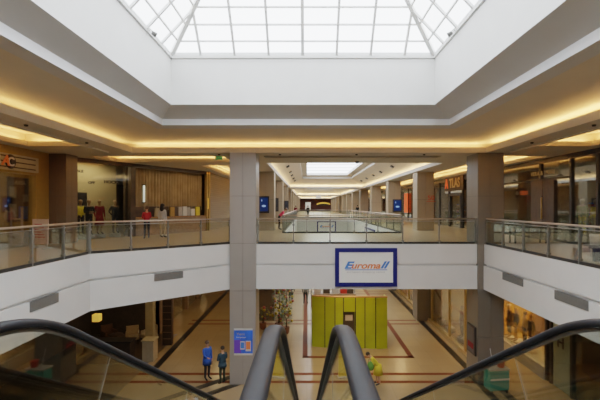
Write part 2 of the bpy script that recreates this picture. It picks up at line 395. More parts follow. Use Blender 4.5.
# corridor tunnels with flat skylights
wn = 2
for k,(a,b) in enumerate(tun):
    mb = MB(); z = EY
    ring(mb, [((TX0-.05,TX1+.05,a-.05,b+.05,UC-.005),1), ((TX0,TX1,a,b,UC-.005),1), ((TX0,TX1,a,b,UC+.22),1), ((TX0-.05,TX1+.05,a-.05,b+.05,UC+.22),1), ((TX0-.05,TX1+.05,a-.05,b+.05,UC+.12),1), ((TX0-.4,TX1+.4,a-.4,b+.4,UC+.12),0), ((TX0-.4,TX1+.4,a-.4,b+.4,z+2.62),0),
              ((-.55,5.55,a+1.6,b-1.6,z+3.47),1), ((-.55,5.55,a+1.6,b-1.6,z+3.62),1), ((-.75,5.75,a+1.4,b-1.4,z+3.62),0), ((-.75,5.75,a+1.4,b-1.4,z+3.85),0), ((0,5,a+2.2,b-2.2,z+3.85),1), ((0,5,a+2.2,b-2.2,z+4.12),1)])
    struct('ceiling_corridor' if k==0 else 'ceiling_corridor.%03d'%k, mb, [M['cream2'], M['white']], 'sloped cream ceiling coffer around corridor skylight %d' % (k+1))
    g = MB().quad((0,a+2.2,z+4.1),(5,a+2.2,z+4.1),(5,b-2.2,z+4.1),(0,b-2.2,z+4.1))
    struct('window_%d'%wn, g, M['sky'], 'flat corridor skylight'); wn+=1
    fr = MB()
    for i in range(1,8): y=a+2.2+(b-a-4.4)*i/8; fr.bar((0,y,z+4.14),(5,y,z+4.14),.05,.06)
    struct('trim_%d'%(wn+6), fr, M['white'])
    l = area('skylight_portal', (2.5,(a+b)/2,z+4.05), 5, b-a-4.4, 1, (1,1,1), (0,0,0)); l.data.cycles.is_portal=True
    # lamps in the ledge
    e = 230 if k==0 else 260
    area('cove_lamp', (TX0-.22,(a+b)/2,UC+.16), b-a, .12, e*(b-a)/10*0.35, WARM2, (PI,0,PI/2))
    area('cove_lamp', (TX1+.22,(a+b)/2,UC+.16), b-a, .12, e*(b-a)/10*0.35, WARM2, (PI,0,PI/2))
    area('cove_lamp', ((TX0+TX1)/2,b+.22,UC+.16), TX1-TX0, .12, e*.6, WARM2, (PI,0,0))
# the big skylight: hip roof
s = 1.07; hw=(SX1-SX0)/2; xm=(SX0+SX1)/2; zr=SZ+s*hw
A=(SX0,SY0,SZ); B=(SX1,SY0,SZ); D=(SX1,SY1,SZ); E_=(SX0,SY1,SZ); R_=(xm,SY0+hw,zr); S_=(xm,SY1-hw,zr)
g = MB().add([A,B,D,E_,R_,S_], [(0,1,4),(1,2,5,4),(2,3,5),(3,0,4,5)])
struct('window_1', g, M['sky'], 'large hipped glass skylight over the atrium')
fr = MB()
for a,b in ((A,R_),(B,R_),(D,S_),(E_,S_)): fr.bar(a,b,.13,.10)
fr.bar(R_,S_,.14,.12)
for a,b in ((A,B),(B,D),(D,E_),(E_,A)): fr.bar(a,b,.12,.10)
nx=7; dx=1.106; x0=-3.46
for i in range(7):
    x=x0+dx*i; h=hw-abs(x-xm)
    w=.10 if i==3 else .075
    for yb,sg in ((SY1,-1),(SY0,1)): fr.bar((x,yb,SZ),(x,yb+sg*h,SZ+s*h),w,.06)
y=SY1-1.0
while y>SY0+.5:
    h=min(hw, SY1-y, y-SY0)
    for xb,sg in ((SX0,1),(SX1,-1)): fr.bar((xb,y,SZ),(xb+sg*h,y,SZ+s*h),.075,.06)
    y-=1.106
t=.35
while t<hw-.1:
    z=SZ+s*t
    for yy,sg in ((SY1-t,1),(SY0+t,1)): fr.bar((SX0+t,yy,z),(SX1-t,yy,z),.045,.05)
    for xx in (SX0+t,SX1-t): fr.bar((xx,SY0+t,z),(xx,SY1-t,z),.045,.05)
    t+=.35
struct('trim_4', fr, M['white'], 'white glazing bars of the hipped skylight')
l = area('skylight_portal', ((SX0+SX1)/2,(SY0+SY1)/2,SZ-.1), SX1-SX0, SY1-SY0, 1, (1,1,1), (0,0,0)); l.data.cycles.is_portal=True
# cove lamps around the atrium
cz=EY+2.47
MC=4.0
area('cove_lamp', (XA-.27,(YA+YB)/2,cz), YB-YA, .12, 55*MC, WARM, (PI,0,PI/2))
area('cove_lamp', (XB+.27,(YA+YB)/2,cz), YB-YA, .12, 150*MC, WARM, (PI,0,PI/2))
area('cove_lamp', ((XA+XB)/2,YB+.30,cz), XB-XA, .12, 85*MC, WARM, (PI,0,0))
for x0,x1,y0,y1,h in trays:
    far = y1>58
    k = 16.0*(1.0 if x0<0 else 1.3)
    z=UC+.14
    if not far or True:
        area('cove_lamp', (x0-.2,(y0+y1)/2,z), y1-y0, .1, k*(y1-y0), WARM, (PI,0,PI/2))
        area('cove_lamp', (x1+.2,(y0+y1)/2,z), y1-y0, .1, k*(y1-y0), WARM, (PI,0,PI/2))
        area('cove_lamp', ((x0+x1)/2,y1+.2,z), x1-x0, .1, k*(x1-x0), WARM, (PI,0,0))

# ================================================================= walls
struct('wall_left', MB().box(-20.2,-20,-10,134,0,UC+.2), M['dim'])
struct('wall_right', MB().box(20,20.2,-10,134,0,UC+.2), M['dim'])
struct('wall_back', MB().box(-20,20,-10.2,-10,0,UC+3), M['cream2'])
struct('wall_far', MB().box(-20,20,134,134.2,0,UC+.2), M['maroon'])
struct('wall_corridor_left', MB().box(-6.9,-6.6,27.6,134,UF,UC), M['stone'], 'stone clad corridor wall on the left')
# left shop (ochre)
w = MB(); w.box(-11.6,-11.3,-10,17.95,EY+1.28,UC); w.box(-11.6,-11.3,17.1,17.95,UF,EY+1.28); w.box(-11.6,-11.3,-10,9.0,UF,EY+1.28)
struct('wall_shop_left', w, M['gold'], 'ochre shop front surround')
struct('wall_shop_left_side', MB().box(-16,-11.35,18.0,18.2,UF,UC), M['gold'])
struct('wall_shop_left_back', MB().box(-16.2,-16,-10,18.2,UF,UC), M['gold'])
struct('window_5', MB().box(-11.47,-11.45,9.0,17.1,UF,EY+1.28), M['shopglass'], 'glass of the ochre shop front')
# right shop line
def mullions(mb, ys, x, z0, z1, w=.12, d=.14):
    for y in ys: mb.box(x-d/2, x+d/2, y-w/2, y+w/2, z0, z1)
YR=[2,5.5,9,12.7,16.3,17.95,20.3,24.4]
fm=MB(); mullions(fm,YR,11.6,UF,EY+2.25,.13); fm.box(11.5,11.7,2,24.4,EY+2.1,UC); fm.box(11.54,11.66,17.95,24.4,EY+1.24,EY+1.34); fm.box(11.54,11.66,2,24.4,UF,UF+.12)
struct('trim_5', fm, M['dark'], 'dark frames of the glass shop front on the right gallery')
for i,(a,b) in enumerate(zip(YR[:-1],YR[1:])):
    struct('window_%d'%(6+i), MB().box(11.59,11.61,a+.065,b-.065,UF+.12,EY+2.1), M['shopglass'], 'shop front pane')
YR2=[24.4,27.5,30.5,33.4,35.8,39,43,47,51,55,60,66,72,78,84,90,96,102,108,114,120,126,133]
fm=MB(); mullions(fm,YR2,11.6,UF,EY+2.25,.16); fm.box(11.5,11.7,24.4,133,EY+2.0,UC)
struct('trim_6', fm, M['dark'], 'dark frames of the corridor shop fronts')
struct('window_14', MB().box(11.59,11.61,24.5,133,UF,EY+2.0), M['shopglass'], 'corridor shop front glass')
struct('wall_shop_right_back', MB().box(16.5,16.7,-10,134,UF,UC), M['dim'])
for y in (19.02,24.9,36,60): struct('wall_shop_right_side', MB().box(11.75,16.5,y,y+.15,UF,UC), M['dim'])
# diagonal shop front on the left
DO=Vector((-11.15,18.95)); DE=Vector((-6.6,27.6)); DD=(DE-DO); DLEN=DD.length; DD/=DLEN; DN=Vector((-DD.y,DD.x)); DANG=math.atan2(DD.y,DD.x)
def dpt(s,o,z=0): p=DO+DD*s+DN*o; return Vector((p.x,p.y,z))
def dsolve(px,o):
    lo,hi=0,DLEN
    for _ in range(50):
        m=(lo+hi)/2; p=dpt(m,o)
        if CX+F*p.x/p.y<px: lo=m
        else: hi=m
    return m
def dobj(o): o.location=(DO.x,DO.y,0); o.rotation_euler=(0,0,DANG); return o
SPL=dsolve(130,0)
dobj(struct('window_15', MB().box(.05,SPL,-.01,.01,UF,EY+2.1), M['shopglass'], 'tall pane in front of the mannequins'))
dobj(struct('wall_shop_display', MB().box(-.2,SPL+.3,1.5,1.6,UF,UC), M['tan'], 'tan wall behind the mannequins'))
dobj(struct('trim_7', MB().box(-.1,DLEN,-.08,.08,EY+2.1,UC).box(SPL,SPL+.3,-.08,.15,UF,UC), M['darkwood']))
dobj(struct('wall_shop_drape', MB().box(SPL+.3,DLEN+.5,.75,.9,UF,UC), M['darkwood']))

# lower storey walls
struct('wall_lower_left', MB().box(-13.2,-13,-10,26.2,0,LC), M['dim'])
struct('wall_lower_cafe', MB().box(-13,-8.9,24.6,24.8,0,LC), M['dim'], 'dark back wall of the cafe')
wl=MB(); wl.box(-9.3,-8.9,24.6,27,0,LC); wl.box(-9.3,-8.9,27,62,3.3,LC)
for y in (27,30.5,34,38,42,47,52,57): wl.box(-9.3,-8.9,y,y+.35,0,3.3)
struct('wall_lower_left_shops', wl, M['midwood'])
struct('window_16', MB().box(-9.1,-9.08,27,62,0,3.3), M['shopglass'], 'lower left shop fronts')
struct('wall_lower_left_back', MB().box(-13,-12.8,24.8,62,0,LC), M['tan'])
struct('wall_lower_far', MB().box(-13,13,62,62.2,0,LC), M['tan'])
struct('wall_lower_right', MB().box(14.4,14.6,-10,62,0,LC), M['gold'])
# lower right near shop  (plane X=10.6)
fm=MB()
for y in (10,13.2,16.35,17.75,18.1,22.3): fm.box(10.53,10.67,y-.08,y+.08,0,LC)
fm.box(10.5,10.7,10,22.3,3.75,LC)
struct('trim_8', fm, M['dark'])
struct('window_17', MB().box(10.59,10.61,18.2,22.2,0.55,3.75), M['shopglass'], 'lit window of the lower fashion shop')
struct('trim_9', MB().box(10.45,10.75,18.15,22.25,0,.55).box(10.75,12.0,18.15,22.25,0,.5), M['grey'])
struct('window_18', MB().box(10.59,10.61,10.1,16.25,0,3.75), M['eglass'], 'dim lower shop front')
struct('wall_lower_shop_side', MB().box(10.7,14.4,17.85,18.0,0,LC), M['maroon'])
struct('wall_lower_shop_end', MB().box(10.9,14.4,23.2,23.4,0,LC), M['gold'])
# lower right shops along the corridor, plane X=8.2
fm=MB()
for y in (19.3,21.2,23.6,26.9,30,33,38,43,48,53,58): fm.box(8.14,8.26,y-.06,y+.06,0,LC)
fm.box(8.1,8.3,19,62,3.7,LC); fm.box(8.1,8.3,19,62,0,.18)
struct('trim_10', fm, M['goldmetal'])
struct('window_19', MB().box(8.19,8.21,19.0,62,.18,3.7), M['shopglass'], 'lower right corridor shop fronts')
struct('wall_lower_right_back', MB().box(11.2,11.4,23.4,62,0,LC), M['gold'])
struct('wall_lower_right_mid', MB().box(8.3,11.2,27.25,27.4,0,LC), M['tan'])

# ================================================================= balustrades
def balustrade(p0, p1, n, label, ends=(True,True)):
    a=Vector((*p0,UF)); b=Vector((*p1,UF)); L=(b-a).length; ang=math.atan2(b.y-a.y,b.x-a.x)
    t=thing('balustrade', label, 'railing', a, ang)
    MB().tube([(0,0,1.09),(L,0,1.09)], .032, 10).build('handrail', M['rail'], t)
    MB().box(0,L,-.035,.035,0,.09).build('base_channel', M['dark'], t)
    MB().tube([(0,0,.985),(L,0,.985)], .012, 6).build('lower_rail', M['steel'], t)
    proto=None
    for i in range(n+1):
        if (i==0 and not ends[0]) or (i==n and not ends[1]): continue
        x=L*i/n; x=min(max(x,.03),L-.03)
        if proto is None:
            proto=MB().box(-.022,.022,-.04,.04,0,1.06).box(-.05,.05,-.05,.05,.10,.16).box(-.05,.05,-.05,.05,.80,.86).build('post', M['post'], t); proto.location=(x,0,0)
        else:
            o=proto.copy(); C.objects.link(o); o.parent=t; o.location=(x,0,0)
    gp=None
    for i in range(n):
        x=L*i/n
        if gp is None:
            gp=MB().box(.05,L/n-.05,-.006,.006,.10,.96).build('glass_panel', M['glass'], t)
        else:
            o=gp.copy(); C.objects.link(o); o.parent=t; o.location=(x,0,0)
    return t
IN=.07
balustrade((LX-IN,1.0),(LX-IN,14.1),9,'glass and steel railing running along the straight left gallery edge')
balustrade((LX-IN,14.15),(L0-.02,BY+.05),4,'glass and steel railing on the slanted edge left of the grey bridge column')
balustrade((L1+.02,BY+.1),(R0-.02,BY+.1),6,'glass and steel railing along the front of the footbridge above the blue framed sign')
balustrade((RX+IN,17.65),(RX+IN,1.0),11,'glass and steel railing along the right gallery edge')
balustrade((VX0-.05,BYB-.08),(VX1+.05,BYB-.08),5,'glass and steel railing along the rear of the footbridge')
balustrade((VX0-.07,BYB),(VX0-.07,FY-.1),14,'glass railing on the left side of the corridor void')
balustrade((VX1+.07,BYB),(VX1+.07,FY-.1),14,'glass railing on the right side of the corridor void')
balustrade((VX0,FY+.1),(VX1,FY+.1),6,'far glass railing above the distant small blue framed sign')

# ================================================================= mall signs
def mall_sign(loc, rz, w, h, label):
    t=thing('framed_sign', label, 'sign', loc, rz)
    f=.085*h/0.9+.02
    fr=MB().box(-w/2,w/2,-.05,.05,0,f).box(-w/2,w/2,-.05,.05,h-f,h).box(-w/2,-w/2+f,-.05,.05,f,h-f).box(w/2-f,w/2,-.05,.05,f,h-f)
    fr.build('frame', M['blue'], t)
    pn=MB().box(-w/2+f,w/2-f,-.02,.04,f,h-f).build('panel', M['panelw'], t)
    k=w/2.7; zc=h*.54; R=(PI/2,0,0); y=-.026
    tl=lambda *q: text('lettering',*q)
    tl('E',.42*k,M['ltblue'],pn,(-.80*k,y,zc+.01*k),R,.35,.004,1.45,.016*k)['label']='blue capital E of the sign'
    tl('uroma',.38*k,M['ltorange'],pn,(-.03*k,y,zc),R,.3,.004,1.26,.010*k)['label']='orange letters of the sign'
    tl('ll',.42*k,M['ltblue'],pn,(.75*k,y,zc+.02*k),R,.4,.004,1.5,.014*k)['label']='blue double l of the sign'
    ul=MB(); ul.box(-.90*k,.92*k,-.027,-.02,zc-.19*k,zc-.16*k); ul.build('underline', M['ltblue'], pn)
    tl('european shopping center',.11*k,M['ltgrey'],pn,(0,y,zc-.27*k),R,0,.003,1.45)['label']='small grey line of text'
    return t
a=P(335,286.5,17.72); b=P(397,248,17.72)
mall_sign(((a.x+b.x)/2,17.72,a.z),0,b.x-a.x,b.z-a.z,'blue framed white mall sign on the front edge of the footbridge')
a=P(317,232.5,57.9); b=P(336,221,57.9)
mall_sign(((a.x+b.x)/2,57.9,a.z),0,b.x-a.x,b.z-a.z,'small distant blue framed mall sign seen through the bridge railing')
a=P(374,229,40); mall_sign((VX1-.06,37,EY-3.3),-PI/2,5.6,1.3,'blue framed mall sign on the right side edge of the corridor void')

# vents in the fascia
def vent(loc, rz, w, label):
    t=thing('air_vent', label, 'vent', loc, rz)
    MB().box(-w/2,w/2,-.03,.06,0,.27).build('frame', M['vent'], t)
    sl=MB()
    for i in range(6): sl.box(-w/2+.03,w/2-.03,-.038,-.03,.025+i*.04,.045+i*.04)
    sl.build('slats', M['vent'], t)
vent((LX+.02,11.6,EY-2.85),PI/2,1.25,'grey air vent on the straight left gallery edge')
p=Vector((LX,14.05)); q=Vector(CH); d=(q-p).normalized(); c=p+d*(q-p).length*.50; ang=math.atan2(d.y,d.x)
vent((c.x+d.y*.02,c.y-d.x*.02,EY-2.85),ang,1.15,'grey air vent on the slanted left edge beside the bridge column')
vent((RX-.02,15.2,EY-2.85),-PI/2,1.5,'grey air vent on the right gallery edge, farther one near the column')
vent((RX-.02,11.85,EY-2.85),-PI/2,1.5,'grey air vent on the right gallery edge, nearer one above the escalator rail')

# ================================================================= escalators
def hz_base(Y):
    if Y<2.0: z=-.625
    elif Y<2.85: z=-.625-.577/.85/2*(Y-2.0)**2
    else: z=-.87-.577*(Y-2.85)
    # bottom blend
    zb=-6.66
    Yb=2.85+(6.66-.87)/.577
    if Y>Yb-.5:
        if Y<Yb+.5: u=Y-(Yb-.5); z=(-.87-.577*(Yb-.5-2.85))-.577*u+.577/2*u*u
        else: z=zb
    return EY+z
def ys(a,b,n): return [a+(b-a)*i/n for i in range(n+1)]
YTOP,YBOT=.55,14.0
def escalator(xl,xr,dz,label):
    hz0=hz_base
    t=thing('escalator',label,'escalator',((xl+xr)/2,0,0)); xc=(xl+xr)/2
    prof=[(-.042,-.03),(-.047,-.012),(-.044,.006),(-.030,.016),(0,.020),(.030,.016),(.044,.006),(.047,-.012),(.042,-.03)]
    Yl=ys(.75,1.9,4)+ys(1.9,3.0,16)[1:]+ys(3.0,12.2,10)[1:]+ys(12.2,13.6,14)[1:]
    for x,dd in ((xl-xc,dz[0]),(xr-xc,dz[1])):
        hz=lambda Y,dd=dd: hz0(Y)-dd
        path=[(x,.75-.36*math.sin(PI*(1-i/10)),hz(.75)-.36+.36*math.cos(PI*(1-i/10))) for i in range(10)]
        path+=[(x,Y,hz(Y)) for Y in Yl]
        path+=[(x,13.6+.36*math.sin(PI*i/10),hz(13.6)-.36+.36*math.cos(PI*i/10)) for i in range(1,11)]
        MB().sweep_yz(path,prof).build('handrail',M['rubber'],t)
        MB().sweep_yz([(x,Y,hz(Y)) for Y in Yl],[(-.014,-.055),(.014,-.055),(.014,-.032),(-.014,-.032)]).build('rail_guide',M['vent'],t)
        sl=lambda Y: max(0,min(1,(Y-2.0)/.9))*max(0,min(1,(13.3-Y)/.9))
        cuts=[.6,3.40,5.6,8.1,10.6,13.7]
        for a,b in zip(cuts[:-1],cuts[1:]):
            yy=ys(a+.006,b-.006,14); mb=MB(); n=len(yy)
            vs=[(x-.006,Y,hz(Y)-.055) for Y in yy]+[(x-.006,Y-.42*sl(Y),hz(Y-.42*sl(Y))-.93+.0*Y) for Y in yy]+[(x+.006,Y,hz(Y)-.055) for Y in yy]+[(x+.006,Y-.42*sl(Y),hz(Y-.42*sl(Y))-.93) for Y in yy]
            fs=[]
            for i in range(n-1): fs+=[(i,i+1,n+i+1,n+i),(2*n+i+1,2*n+i,3*n+i,3*n+i+1),(i+1,i,2*n+i,2*n+i+1)]
            mb.add(vs,fs); mb.build('glass_panel',M['eglass'],t)
        for cY in cuts[1:-1]: MB().bar((x,cY,hz(cY)-.055),(x,cY-.42,hz(cY-.42)-.93),.005,.005).build('joint_strip',M['post'],t)
        Yd=ys(.4,1.9,3)+ys(1.9,3.0,8)[1:]+ys(3.0,12.2,6)[1:]+ys(12.2,13.9,8)[1:]
        sg=1 if x>0 else -1
        MB().sweep_yz([(x,Y,hz(Y)) for Y in Yd],[(-.10,-1.0),(.10,-1.0),(.10,-.93),(-.10,-.93)]).build('deck',M['steel'],t)
        MB().sweep_yz([(x+sg*.08,Y,hz(Y)) for Y in Yd if Y>1.6],[(-.02,-1.75),(.02,-1.75),(.02,-1.0),(-.02,-1.0)]).build('side_panel',M['grey'],t)
    hz=hz_base; w=(xr-xl)/2-.12
    Yd=ys(1.7,3.0,8)+ys(3.0,12.2,6)[1:]+ys(12.2,13.2,6)[1:]
    MB().sweep_yz([(0,Y,hz(Y)) for Y in Yd],[(-w,-1.75),(w,-1.75),(w,-1.55),(-w,-1.55)]).build('truss',M['dark'],t)
    MB().box(-w,w,.2,1.75,UF+.005,UF+.03).build('comb_plate',M['steel'],t)
    st=None
    for i in range(26):
        Y=2.0+i*.4
        z=hz(Y+.2)-1.04
        if st is None:
            mb=MB(); mb.box(-w,w,0,.4,-.24,0)
            for k in range(12): mb.box(-w+k*w/6+.01,-w+k*w/6+.05,0,.4,0,.008)
            st=mb.build('step',M['dark'],t); st.location=(0,Y,z)
        else:
            o=st.copy(); C.objects.link(o); o.parent=t; o.location=(0,Y,z)
    return t
escalator(-1.63,-.185,(0,.035),'escalator with black handrails descending on the left side of the view')
escalator(.205,1.72,(.035,0),'escalator with black handrails descending on the right side of the view')

# ================================================================= kiosk and lower hall
def kiosk():
    x0,x1=P(312,0,22).x,P(387,0,22).x; xc=(x0+x1)/2
    t=thing('kiosk','lime green panelled kiosk standing on the lower floor under the footbridge','kiosk',(xc,22,0))
    px=[312,325,335,343.5,355.5,365,375.5,387.5]
    xs=[P(p,0,22).x-xc for p in px]; H=2.76
    dy=[.25,.05,0,0,0,0,.05,-.0]; dy=[.3,.12,.0,.0,.0,.0,-.10,-.02]
    for i in range(7):
        a,b=xs[i]+.025,xs[i+1]-.025; ya,yb=dy[i],dy[i+1]
        z0=.04
        if i==3:
            MB().box(a,b,.0,.06,2.0,H).build('front_panel',M['lime'],t)
            MB().box(a,b,.35,.40,0,2.0).build('recess',M['darkwood'],t)
            MB().box(a+.1,b-.1,.30,.35,1.45,1.75).build('display_screen',M['pod'],t)
        else:
            MB().prism([(a,ya),(b,yb),(b,yb+.06),(a,ya+.06)],z0,H).build('front_panel',M['lime'],t)
    X0,X1=xs[0],xs[-1]
    MB().box(X0,X0+.06,.38,1.0,0.04,H).box(X0,X0+.06,1.0,2.4,.04,1.45).build('side_panel',M['lime'],t); MB().box(X1-.06,X1,.07,.8,0.04,H).box(X1-.06,X1,.8,2.4,.04,1.45).build('side_panel',M['lime'],t)
    MB().box(X0,X1,2.4,2.46,0.04,1.45).build('rear_panel',M['lime'],t)
    c=MB().prism([(X0,dy[0]),(xs[2],0),(xs[5],0),(X1,-.02),(X1,.16),(xs[5],.16),(xs[2],.16),(X0,dy[0]+.16)],H,H+.07); c.build('front_rim',M['wood'],t)
    MB().box(X0+.1,X1-.1,.45,2.36,0,.04).build('plinth',M['dark'],t)
    pl=MB()
    for i in (1,2,3,4,5,6): pl.box(xs[i]-.04,xs[i]+.04,max(dy[i],0)+.02,max(dy[i],0)+.08,.04,H)
    pl.build('dark_joints',M['dark'],t)
kiosk()
# market stall behind the kiosk
t=thing('market_stall','low stall with pale and dark goods behind the lime green kiosk','stall',(2.0,31,0))
MB().box(-1.7,1.7,0,1.2,0,1.0).build('counter',M['midwood'],t)
for i,(x,m) in enumerate(((-1.2,'pod'),(-.5,'darkwood'),(.2,'cwhite'),(.8,'red'),(1.3,'darkwood'))):
    MB().box(x-.25,x+.25,.3,.8,1.0,1.75+.15*(i%3)).build('goods_crate',M[m],t,.02)
MB().box(-1.7,-1.62,.5,.58,1.0,2.6).box(1.62,1.7,.5,.58,1.0,2.6).box(-1.7,1.7,.45,.63,2.5,2.62).build('canopy_frame',M['grey'],t)

# plants and flowers by the brown column
def plant(name,label,loc,h,r,fl,n=60,group=None,seed=1):
    rr=random.Random(seed); t=thing(name,label,'plant',loc,0,group)
    MB().lathe(0,0,[(r*.35,0),(r*.5,.1),(r*.55,.4),(r*.5,.42),(r*.42,.38)],14).build('pot',M['terra'],t)
    MB().tube([(0,0,.38),(.03,.02,h*.5),(0,0,h*.85)],[.04,.03,.015],6).build('stem',M['cbrown'],t)
    mb=MB()
    for i in range(n*9):
        z=.5+(h-.5)*rr.random(); k=r*(1.05-.45*abs(2*(z-.5)/(h-.5)-.9)); a=rr.random()*2*PI; q=k*math.sqrt(rr.random())
        c=Vector((q*math.cos(a),q*math.sin(a),z)); d=Vector((math.cos(a),math.sin(a),rr.uniform(-.3,.7))).normalized()*rr.uniform(.10,.2); s_=d.cross(Vector((0,0,1))).normalized()*.05
        mb.add([c,c+d*.5+s_,c+d,c+d*.5-s_],[(0,1,2,3)])
    mb.build('foliage',M['leaf'],t)
    fm_=MB()
    for i in range(n):
        z=.6+(h-.55)*rr.random(); k=r*(1.1-.45*abs(2*(z-.5)/(h-.5)-.9)); a=rr.random()*2*PI
        fm_.ball((k*math.cos(a),k*math.sin(a),z),rr.uniform(.05,.11),rr.randrange(len(fl)),6,4)
    fm_.build('blossoms',[M[f] for f in fl],t)
plant('flowering_shrub','tall potted shrub with pink and white blossoms beside the brown lower column',(-1.75,25.6,0),3.0,.48,['fpink','fwhite','fyellow'],60,seed=3)
plant('flowering_shrub','potted shrub with pale yellow blossoms behind the tall pink flowering one',(-1.45,28.2,0),2.8,.5,['fwhite','fyellow','fpink'],55,seed=4)
plant('flowering_shrub','short dark potted plant with one cluster of yellow flowers at the column foot',(-2.75,25.6,0),1.35,.40,['fyellow','fyellow','fpink'],14,seed=5)
plant('flowering_shrub','low dark plant with a few pale flowers in front of the pink shrub',(-1.25,24.7,0),1.5,.36,['fyellow','fwhite'],14,seed=6)

# blue poster on the column
a=P(234,355.5,17.55); b=P(252.5,329,17.55)
t=thing('wall_poster','bright blue backlit poster with phones fixed low on the grey bridge column','poster',((a.x+b.x)/2,17.62,a.z))
w=b.x-a.x; h=b.z-a.z
MB().box(-w/2,w/2,-.05,0,0,.08).build('lower_strip',M['ltgreyp'],t); MB().box(-w/2,w/2,-.05,0,h-.06,h).build('upper_strip',M['ltgreyp'],t)
sh=MB().box(-w/2,w/2,-.045,-.005,.08,h-.06).build('poster_sheet',M['posterb'],t)
MB().box(-w/2,-w*.12,-.048,-.045,.1,h*.58).build('purple_print',M['posterp'],sh)
MB().box(-.13,.06,-.06,-.045,.25,.60).box(-.11,.04,-.066,-.06,.30,.56,1).build('phone_print',[M['cwhite'],M['ltblue']],sh)
MB().box(.10,.32,-.06,-.045,.18,.62).box(.12,.30,-.066,-.06,.27,.58,1).build('phone_print',[M['cwhite'],M['ltorange']],sh)
text('lettering','Yeni',.15,M['fyellow'],sh,(-.12,-.05,h*.80),(PI/2,0,0),0,.003,1.3)
text('lettering','kampanya',.085,M['cwhite'],sh,(-.1,-.05,h*.68),(PI/2,0,0),0,.003,1.2)
# dark poster on right column side
t=thing('wall_poster','dark framed poster on the left face of the right lower column','poster',(R0-.03,18.3,EY-6.55))
MB().box(-.04,.03,-.45,.45,0,1.25).build('frame',M['dark'],t); MB().box(-.05,-.04,-.37,.37,.08,1.17).box(-.055,-.05,-.3,.3,.25,.5,1).build('poster_sheet',[M['posterd'],M['cdred']],t)

# yellow banner stand
a=P(278,377,18.4)
t=thing('banner_stand','yellow upright banner stand on the lower floor left of the inner handrails','banner',(a.x-.0,18.4,0),-.2)
MB().box(-.33,.33,-.15,.15,0,.05).build('base',M['grey'],t); MB().box(-.30,.30,-.012,.012,.05,1.62).build('banner',M['yellow'],t); MB().tube([(0,.03,.05),(0,.03,1.62)],.012,6).build('pole',M['steel'],t)

# cleaning cart
t=thing('cleaning_cart','teal cleaning cart with red bucket and mop in front of the right lower column','cart',(7.85,17.0,0),.15)
bb=MB().box(-.42,.42,-.25,.25,.14,.95).build('bin_body',M['teal'],t,.03)
MB().box(-.45,.45,-.28,.28,.95,1.0).build('tray',M['grey'],t,.01)
MB().lathe(.2,0,[(.13,1.0),(.16,1.25),(.17,1.25),(.165,1.27)],14).build('bucket',M['red'],t)
MB().tube([(-.1,.05,.95),(-.22,.1,1.75)],.014,6).build('mop_handle',M['ltgreyp'],t)
MB().box(-.42,.42,-.262,-.25,.55,.62).build('side_label',M['cwhite'],bb)
for x in (-.33,.33):
    for y in (-.18,.18): MB().tube([(x-.02,y,.07),(x+.02,y,.07)],.07,12).tube([(x,y,.07),(x,y,.15)],.015,6).build('wheel',M['dark'],t)

# ---------------------------------------------------------------- cafe lower left
def armchair(label,loc,rz,m):
    t=thing('armchair',label,'chair',loc,rz,'cafe armchairs')
    MB().box(-.33,.33,-.32,.30,.28,.46).build('seat',m,t,.05); MB().prism([(-.33,.22),(.33,.22),(.33,.36),(-.33,.36)],.44,.92).build('backrest',m,t,.05)
    for x in (-.36,.28): MB().box(x,x+.08,-.30,.32,.28,.64).build('armrest',m,t,.03)
    for x in (-.28,.28):
        for y in (-.26,.28): MB().cyl(x,y,0,.28,.018,8,r1=.025).build('leg',M['darkwood'],t)
armchair('beige cafe armchair nearest the dark back wall',(-9.75,22.9,0),.4,M['cbeige'])
armchair('beige cafe armchair next to the round table facing the hall',(-8.95,23.2,0),-.5,M['cbeige'])
armchair('brown cafe armchair under the amber lamp',(-11.2,23.2,0),.9,M['cbrown'])
t=thing('cafe_table','small round dark cafe table between the armchairs','table',(-10.35,22.2,0))
MB().lathe(0,0,[(.36,.70),(.38,.71),(.38,.73),(.36,.74)],20).build('table_top',M['darkwood'],t); MB().cyl(0,0,.03,.70,.03,10).build('leg',M['dark'],t); MB().cyl(0,0,0,.03,.22,16).build('base',M['dark'],t)
t=thing('hanging_lamp','amber cube pendant lamp glowing in the dark cafe','lamp',P(97,321,20.5))
MB().box(-.17,.17,-.17,.17,0,.34).build('lamp_shade',M['lampglow'],t,.02); MB().cyl(0,0,.34,LC-P(97,321,20.5).z,.008,6).build('cord',M['dark'],t)
t=thing('counter','beige cafe counter block at the foot of the pier','counter',(-7.85,20.5,0))
MB().box(-.28,.28,-.3,.3,0,1.0).build('body',M['cbeige'],t,.01); MB().box(-.33,.33,-.35,.35,1.0,1.05).build('worktop',M['tan'],t,.01)
struct('column', MB().box(-8.6,-8.2,21.8,22.2,0,LC), M['tan'], 'beige pier at the edge of the cafe', 'column')
t=thing('bottle_shelf','narrow dark shelf with red and grey goods beside the beige pier','shelf',(-7.72,22.6,0))
MB().box(-.25,.25,0,.3,0,2.9).build('frame',M['darkwood'],t)
for k in range(7):
    MB().box(-.22,.22,-.02,.0,.35+.36*k,.37+.36*k).build('shelf_board',M['midwood'],t)
t=thing('bar_counter','long dark bar counter along the cafe edge','counter',(-9.9,20.2,0))
MB().box(-1.3,1.3,-.3,.3,0,1.05).build('body',M['darkwood'],t); MB().box(-1.36,1.36,-.36,.36,1.05,1.1).build('worktop',M['dark'],t)

